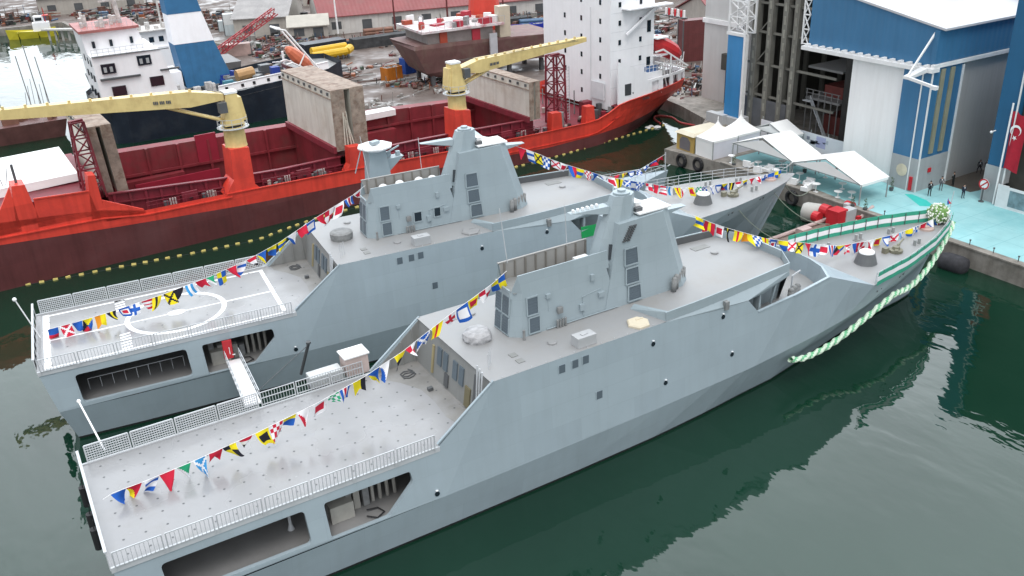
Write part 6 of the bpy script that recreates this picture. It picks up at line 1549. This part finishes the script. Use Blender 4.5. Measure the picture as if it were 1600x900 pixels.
q.box(-.5,.5,-.5,6,0,.2,2); o = q.build('bottle_rack', [WHITE, REDP, STEELD]); o.location = (121.3,90.5,9.9); tag(o,'rack of white and red bottles on top of the maroon container stack','rack')
# red lattice crane boom lying at left behind lifeboat
q = MB(); n = 10
for k in range(n):
    x0, x1 = k*1.6, (k+1)*1.6
    for y in (0,1.4):
        for z in (0,1.4): q.bar((x0,y,z),(x1,y,z),.2)
    q.bar((x0,0,0),(x1,0,1.4),.14); q.bar((x0,1.4,1.4),(x1,1.4,0),.14); q.bar((x0,0,0),(x0,0,1.4),.14); q.bar((x0,0,1.4),(x1,1.4,1.4),.14)
o = q.build('lattice_boom', mat('boom_red',(.36,.04,.05),var=.15)); o.location = (48,158,3); o.rotation_euler = (0,-.45,.1); tag(o,'red lattice boom propped up beside the pale containers','crane boom')
# light poles
for i, (x, y, h, lb) in enumerate(((79,168,9,'white light pole in front of the red roofed shed'),(92,163,10,'dark post right of the white pole, before the red roofed shed'),(104,158,13,'tall dark red post in front of the red shed roof'),(117,153,9,'dark red post near the clutter rows right of the red shed'))):
    r = thing('yard_post', lb, 'post', (x,y,2)); q = MB(); q.tube([(0,0,0),(0,0,h)],.28,8,0,.16); q.build('shaft', WHITE if i == 0 else mat('post_dark_red',(.13,.03,.03)), r)
    q = MB(); q.cbox((0,0,0),(1.1,1.1,.5)); q.build('footing', CONC, r); q = MB(); q.bar((-.9,0,h),(.9,0,h),.3,.2); q.build('head', STEELD, r)
# uncountable heaps of yard clutter
q = MB(); random.seed(11)
CL = [mat('clutter_rust',(.13,.065,.05),var=.35), mat('clutter_dark',(.035,.035,.035),var=.3), mat('clutter_white',(.42,.42,.41),var=.25), mat('clutter_blue',(.05,.10,.18),var=.3), mat('clutter_orange',(.27,.09,.04),var=.3), mat('clutter_green',(.06,.09,.06),var=.3), mat('clutter_concrete',(.24,.225,.21),var=.25), mat('clutter_wine',(.17,.035,.035),var=.3)]
WT = (0,0,0,0,1,1,1,1,2,3,4,5,6,6,6,7,7)
def heap(x0, x1, y0, y1, n, smax=2.0, hmax=1.4, cols=WT):
    n = int(n*1.7); cl = [(random.uniform(x0,x1), random.uniform(y0,y1)) for k in range(max(3,n//12))]
    for k in range(n):
        c = random.choice(cl); x = c[0]+random.gauss(0,1.6); y = c[1]+random.gauss(0,1.2)
        if not (x0 <= x <= x1 and y0 <= y <= y1): continue
        kind = random.random(); mi = random.choice(cols)
        if kind < .5:
            a, b, h = random.uniform(.2,smax), random.uniform(.2,smax*.6), random.uniform(.1,hmax)*random.random()+.08; rz = random.uniform(0,3.14)
            q.cbox((x,y,2.0),(a,b,h),rz,mi)
        elif kind < .8:
            l = random.uniform(1,smax*2.2); th = random.uniform(-.5,.9); z = 2.1+random.random()*hmax*.6; w = random.uniform(.07,.22)
            q.bar((x,y,z),(x+l*cos(th),y+l*sin(th),z+random.uniform(-.1,.3)),w,w,mi)
        elif kind < .92:
            l = random.uniform(.5,smax); th = random.uniform(0,3.1); r0 = random.uniform(.12,.45); q.tube([(x,y,2+r0),(x+l*cos(th),y+l*sin(th),2+r0)],r0,8,mi)
        else:
            h = random.uniform(.8,hmax+1.2); q.bar((x,y,2),(x+random.uniform(-.3,.3),y,2+h),.12,.12,mi)
for a in ((50,66,116,135,200,1.8,1.0),(55,74,150,178,420,2.0,1.6),(76,122,149,157,420,2.4,1.8),(98,150,128,166,1300,2.6,1.9),(120,170,100,128,420,2.6,1.9),(100,118,66,86,260,1.3,1.0),
          (-70,24,254,270,620,3,3.2),(30,55,226,262,420,2.8,2.6),(56,82,196,228,420,2.6,2.6),(62,86,103,111,90,1.3,.7),(90,150,172,192,320,3,2.4),(78,100,118,146,110,1.4,.6)): heap(*a)
heap(56,92,93,100,70,1.6,.35,(0,6,2,6)); heap(64,80,96,128,60,1.2,.5)
for k in range(60):
    x = random.uniform(98,150); y = random.uniform(130,160); q.bar((x,y,2.2+random.random()*.6),(x+random.uniform(4,9),y+random.uniform(-3,0),2.3+random.random()*.6),.2,.2,random.choice((0,1,6,6,5)))
for k in range(30):
    x = random.uniform(51,66); y = random.uniform(112,128); q.bar((x,y,2.15),(x+random.uniform(2,8),y+random.uniform(-2,0),2.2),.18,.15,random.choice((0,2,6)))
o = q.build('yard_clutter', CL, kind='stuff'); tag(o,'scattered scrap, plates and pallets over the brown shipyard ground','yard clutter')
# stacks one can make out in the yard
def pipe_stack(x, y, rz, n, r0, L, m, label):
    r = thing('pipe_stack', label, 'pipe stack', (x,y,2.0), rz); q = MB()
    for row in range(3):
        for k in range(n-row): q.tube([(0,(k+row*.5)*r0*2.02,.25+r0+row*r0*1.75),(L,(k+row*.5)*r0*2.02,.25+r0+row*r0*1.75)],r0,10)
    q.split_build('pipe', m, r); q = MB()
    for k in (.15,.5,.85): q.box(L*k-.1,L*k+.1,-r0,n*r0*2,0,.25)
    q.split_build('bearer', STEELD, r)
RP = mat('rusty_pipe',(.19,.095,.065),rough=.7,var=.3); GP2 = mat('grey_pipe',(.27,.28,.29),rough=.5,var=.15); BP2 = mat('blue_pipe',(.05,.11,.20),rough=.5,var=.15)
pipe_stack(99,137,-.35,6,.35,7,RP,'rusty pipe stack behind the red crane column, nearest the hull on the slip'); pipe_stack(106,139,-.35,5,.3,8,GP2,'grey pipe stack right of the rusty pipes behind the red crane')
pipe_stack(116,143,-.35,6,.32,8,BP2,'bluish pipe stack further back behind the deep blue bins'); pipe_stack(58,124,-.1,5,.28,6,GP2,'grey pipe stack beside the second hatch cover on the wet yard')
pipe_stack(82,158,-.2,5,.35,7,RP,'rusty pipe stack in front of the red roofed shed')
def plate_stack(x, y, rz, n, a, b, m, label):
    r = thing('plate_stack', label, 'steel plates', (x,y,2.0), rz)
    for k in range(n):
        q = MB(); dx, dy = random.uniform(-.15,.15), random.uniform(-.15,.15); q.box(dx,a+dx,dy,b+dy,.2+k*.16,.32+k*.16); q.build('plate', m, r)
    q = MB(); q.box(.5,.7,0,b,0,.2); q.box(a-.7,a-.5,0,b,0,.2); q.split_build('bearer', STEELD, r)
plate_stack(57,119,.1,6,6,2.2,mat('plate_rust',(.15,.075,.055),rough=.7,var=.3),'stack of rusty steel plates on the wet yard behind the second hatch cover')
plate_stack(79,117,.1,7,5,2.4,mat('plate_grey',(.20,.20,.20),rough=.5,var=.2),'stack of grey steel plates behind the hull on the slip'); plate_stack(110,150,-.3,8,6,2.4,mat('plate_brown',(.13,.085,.07),rough=.7,var=.3),'stack of brown steel plates in the far clutter rows')
plate_stack(66,154,-.2,8,6,2.4,mat('plate_dark',(.08,.08,.085),rough=.6,var=.3),'stack of dark steel plates before the grey roofed shed')
# piles of the far jetty
q = MB()
for k in range(9): q.bar((0+k*1.5,-k*1.3,-2.2),(k*1.5,-k*1.3,1.8),.5)
q.bar((-1,.9,1.9),(13,-11.3,1.9),2.0,.4); o = q.build('jetty', mat('jetty_concrete',(.42,.41,.39),var=.15)); o.location = (20.5,231,1.0); tag(o,'pale piled jetty right of the yellow tug on the far shore','jetty')
# second white deckhouse beyond the navy ship
r = thing('white_deckhouse_ship', 'white ship behind the navy hulled one, its deckhouse showing beside the funnel', 'ship', (20,138,0))
q = MB(); q.hexa([(0,0,-.5),(26,0,-.5),(26,9,-.5),(0,9,-.5),(-1,-.5,5),(27,-.5,5),(27,9.5,5),(-1,9.5,5)]); q.build('hull', mat('far_hull_grey',(.16,.15,.15),var=.2), r)
q = MB(); q.box(5,21,1,8,5,9.5); q.box(8,20,1.5,7.5,9.5,12.5); q.build('deckhouse', SUPW, r)
q = MB()
for k in range(6): q.box(9+k*1.8,9.9+k*1.8,1.44,1.5,10.4,11.4)
q.split_build('window', GLASSD, r); q = MB(); q.box(6,22,.8,8.2,12.5,12.7); q.tube([(14,4,12.7),(14,4,19)],.2,6)
for k in range(8): q.cbox((8+k*1.6,3,12.7),(.8,.8,.5+.4*(k%3)))
q.build('roof_gear', mat('gear_pale',(.5,.48,.46)), r)
# ================================================================= camera, sky, sun
cam = bpy.data.cameras.new('camera'); co = bpy.data.objects.new('camera', cam); COL.objects.link(co)
YAW, PIT, ROL = rad(60.202), rad(25.404), rad(-2.654)
f = Vector((cos(YAW)*cos(PIT), sin(YAW)*cos(PIT), -sin(PIT))); rr = Vector((sin(YAW), -cos(YAW), 0)); uu = rr.cross(f)
r2 = rr*cos(ROL)+uu*sin(ROL); u2 = -rr*sin(ROL)+uu*cos(ROL)
co.matrix_world = Matrix(((r2.x,u2.x,-f.x,.42),(r2.y,u2.y,-f.y,-48.587),(r2.z,u2.z,-f.z,39.615),(0,0,0,1)))
cam.sensor_width = 36; cam.lens = 36*1417.24/1600; cam.clip_start = .5; cam.clip_end = 6000
scene.camera = co
SUN_EL, SUN_AZ = rad(62), rad(205)          # compass style: where the sun stands, measured from +Y clockwise
world = bpy.data.worlds.new('World'); scene.world = world; world.use_nodes = True
nt = world.node_tree; N = nt.nodes; L = nt.links; bg = N['Background']
sky = N.new('ShaderNodeTexSky'); sky.sky_type = 'NISHITA'; sky.sun_disc = False; sky.sun_elevation = SUN_EL; sky.sun_rotation = SUN_AZ
sky.air_density = 1.0; sky.dust_density = 6.0; sky.ozone_density = 1.0
hs = N.new('ShaderNodeHueSaturation'); hs.inputs['Saturation'].default_value = .38     # overcast: the blue is veiled
L.new(sky.outputs[0], hs.inputs['Color']); veil = N.new('ShaderNodeMix'); veil.data_type = 'RGBA'; veil.inputs[0].default_value = .7; 
tcw = N.new('ShaderNodeTexCoord'); dp = N.new('ShaderNodeVectorMath'); dp.operation = 'DOT_PRODUCT'      # sky veil, brighter area added ahead of the camera to strengthen water reflections
dp.inputs[1].default_value = Vector((.55,.72,.42)).normalized(); L.new(tcw.outputs['Generated'], dp.inputs[0])
mrw = N.new('ShaderNodeMapRange'); mrw.inputs[1].default_value = .35; mrw.inputs[2].default_value = 1.0; mrw.inputs[3].default_value = .72; mrw.inputs[4].default_value = 3.05; L.new(dp.outputs['Value'], mrw.inputs[0])
cl = N.new('ShaderNodeTexNoise'); cl.inputs['Scale'].default_value = 3.0; cl.inputs['Detail'].default_value = 4; L.new(tcw.outputs['Generated'], cl.inputs['Vector'])
mrc = N.new('ShaderNodeMapRange'); mrc.inputs[1].default_value = .3; mrc.inputs[2].default_value = .7; mrc.inputs[3].default_value = .85; mrc.inputs[4].default_value = 1.15; L.new(cl.outputs['Fac'], mrc.inputs[0])
mm = N.new('ShaderNodeMath'); mm.operation = 'MULTIPLY'; L.new(mrw.outputs[0], mm.inputs[0]); L.new(mrc.outputs[0], mm.inputs[1])
vc = N.new('ShaderNodeVectorMath'); vc.operation = 'SCALE'; vc.inputs[0].default_value = (7.6, 8.15, 8.65); L.new(mm.outputs[0], vc.inputs['Scale']); L.new(vc.outputs[0], veil.inputs[7])
L.new(hs.outputs[0], veil.inputs[6]); L.new(veil.outputs[2], bg.inputs['Color']); bg.inputs['Strength'].default_value = .15
sun = bpy.data.lights.new('sun','SUN'); so = bpy.data.objects.new('sun', sun); COL.objects.link(so)
sun.energy = .75; sun.angle = rad(25); sun.color = (1,.98,.95)
sd = Vector((sin(SUN_AZ)*cos(SUN_EL), cos(SUN_AZ)*cos(SUN_EL), sin(SUN_EL)))
so.rotation_euler = sd.to_track_quat('Z','Y').to_euler()
vs = scene.view_settings; vs.view_transform = 'Standard'; vs.look = 'None'; vs.gamma = 1; vs.use_curve_mapping = False; vs.exposure = .40
scene.cycles.max_bounces = 5; scene.cycles.diffuse_bounces = 3; scene.cycles.glossy_bounces = 3
scene.cycles.use_denoising = True
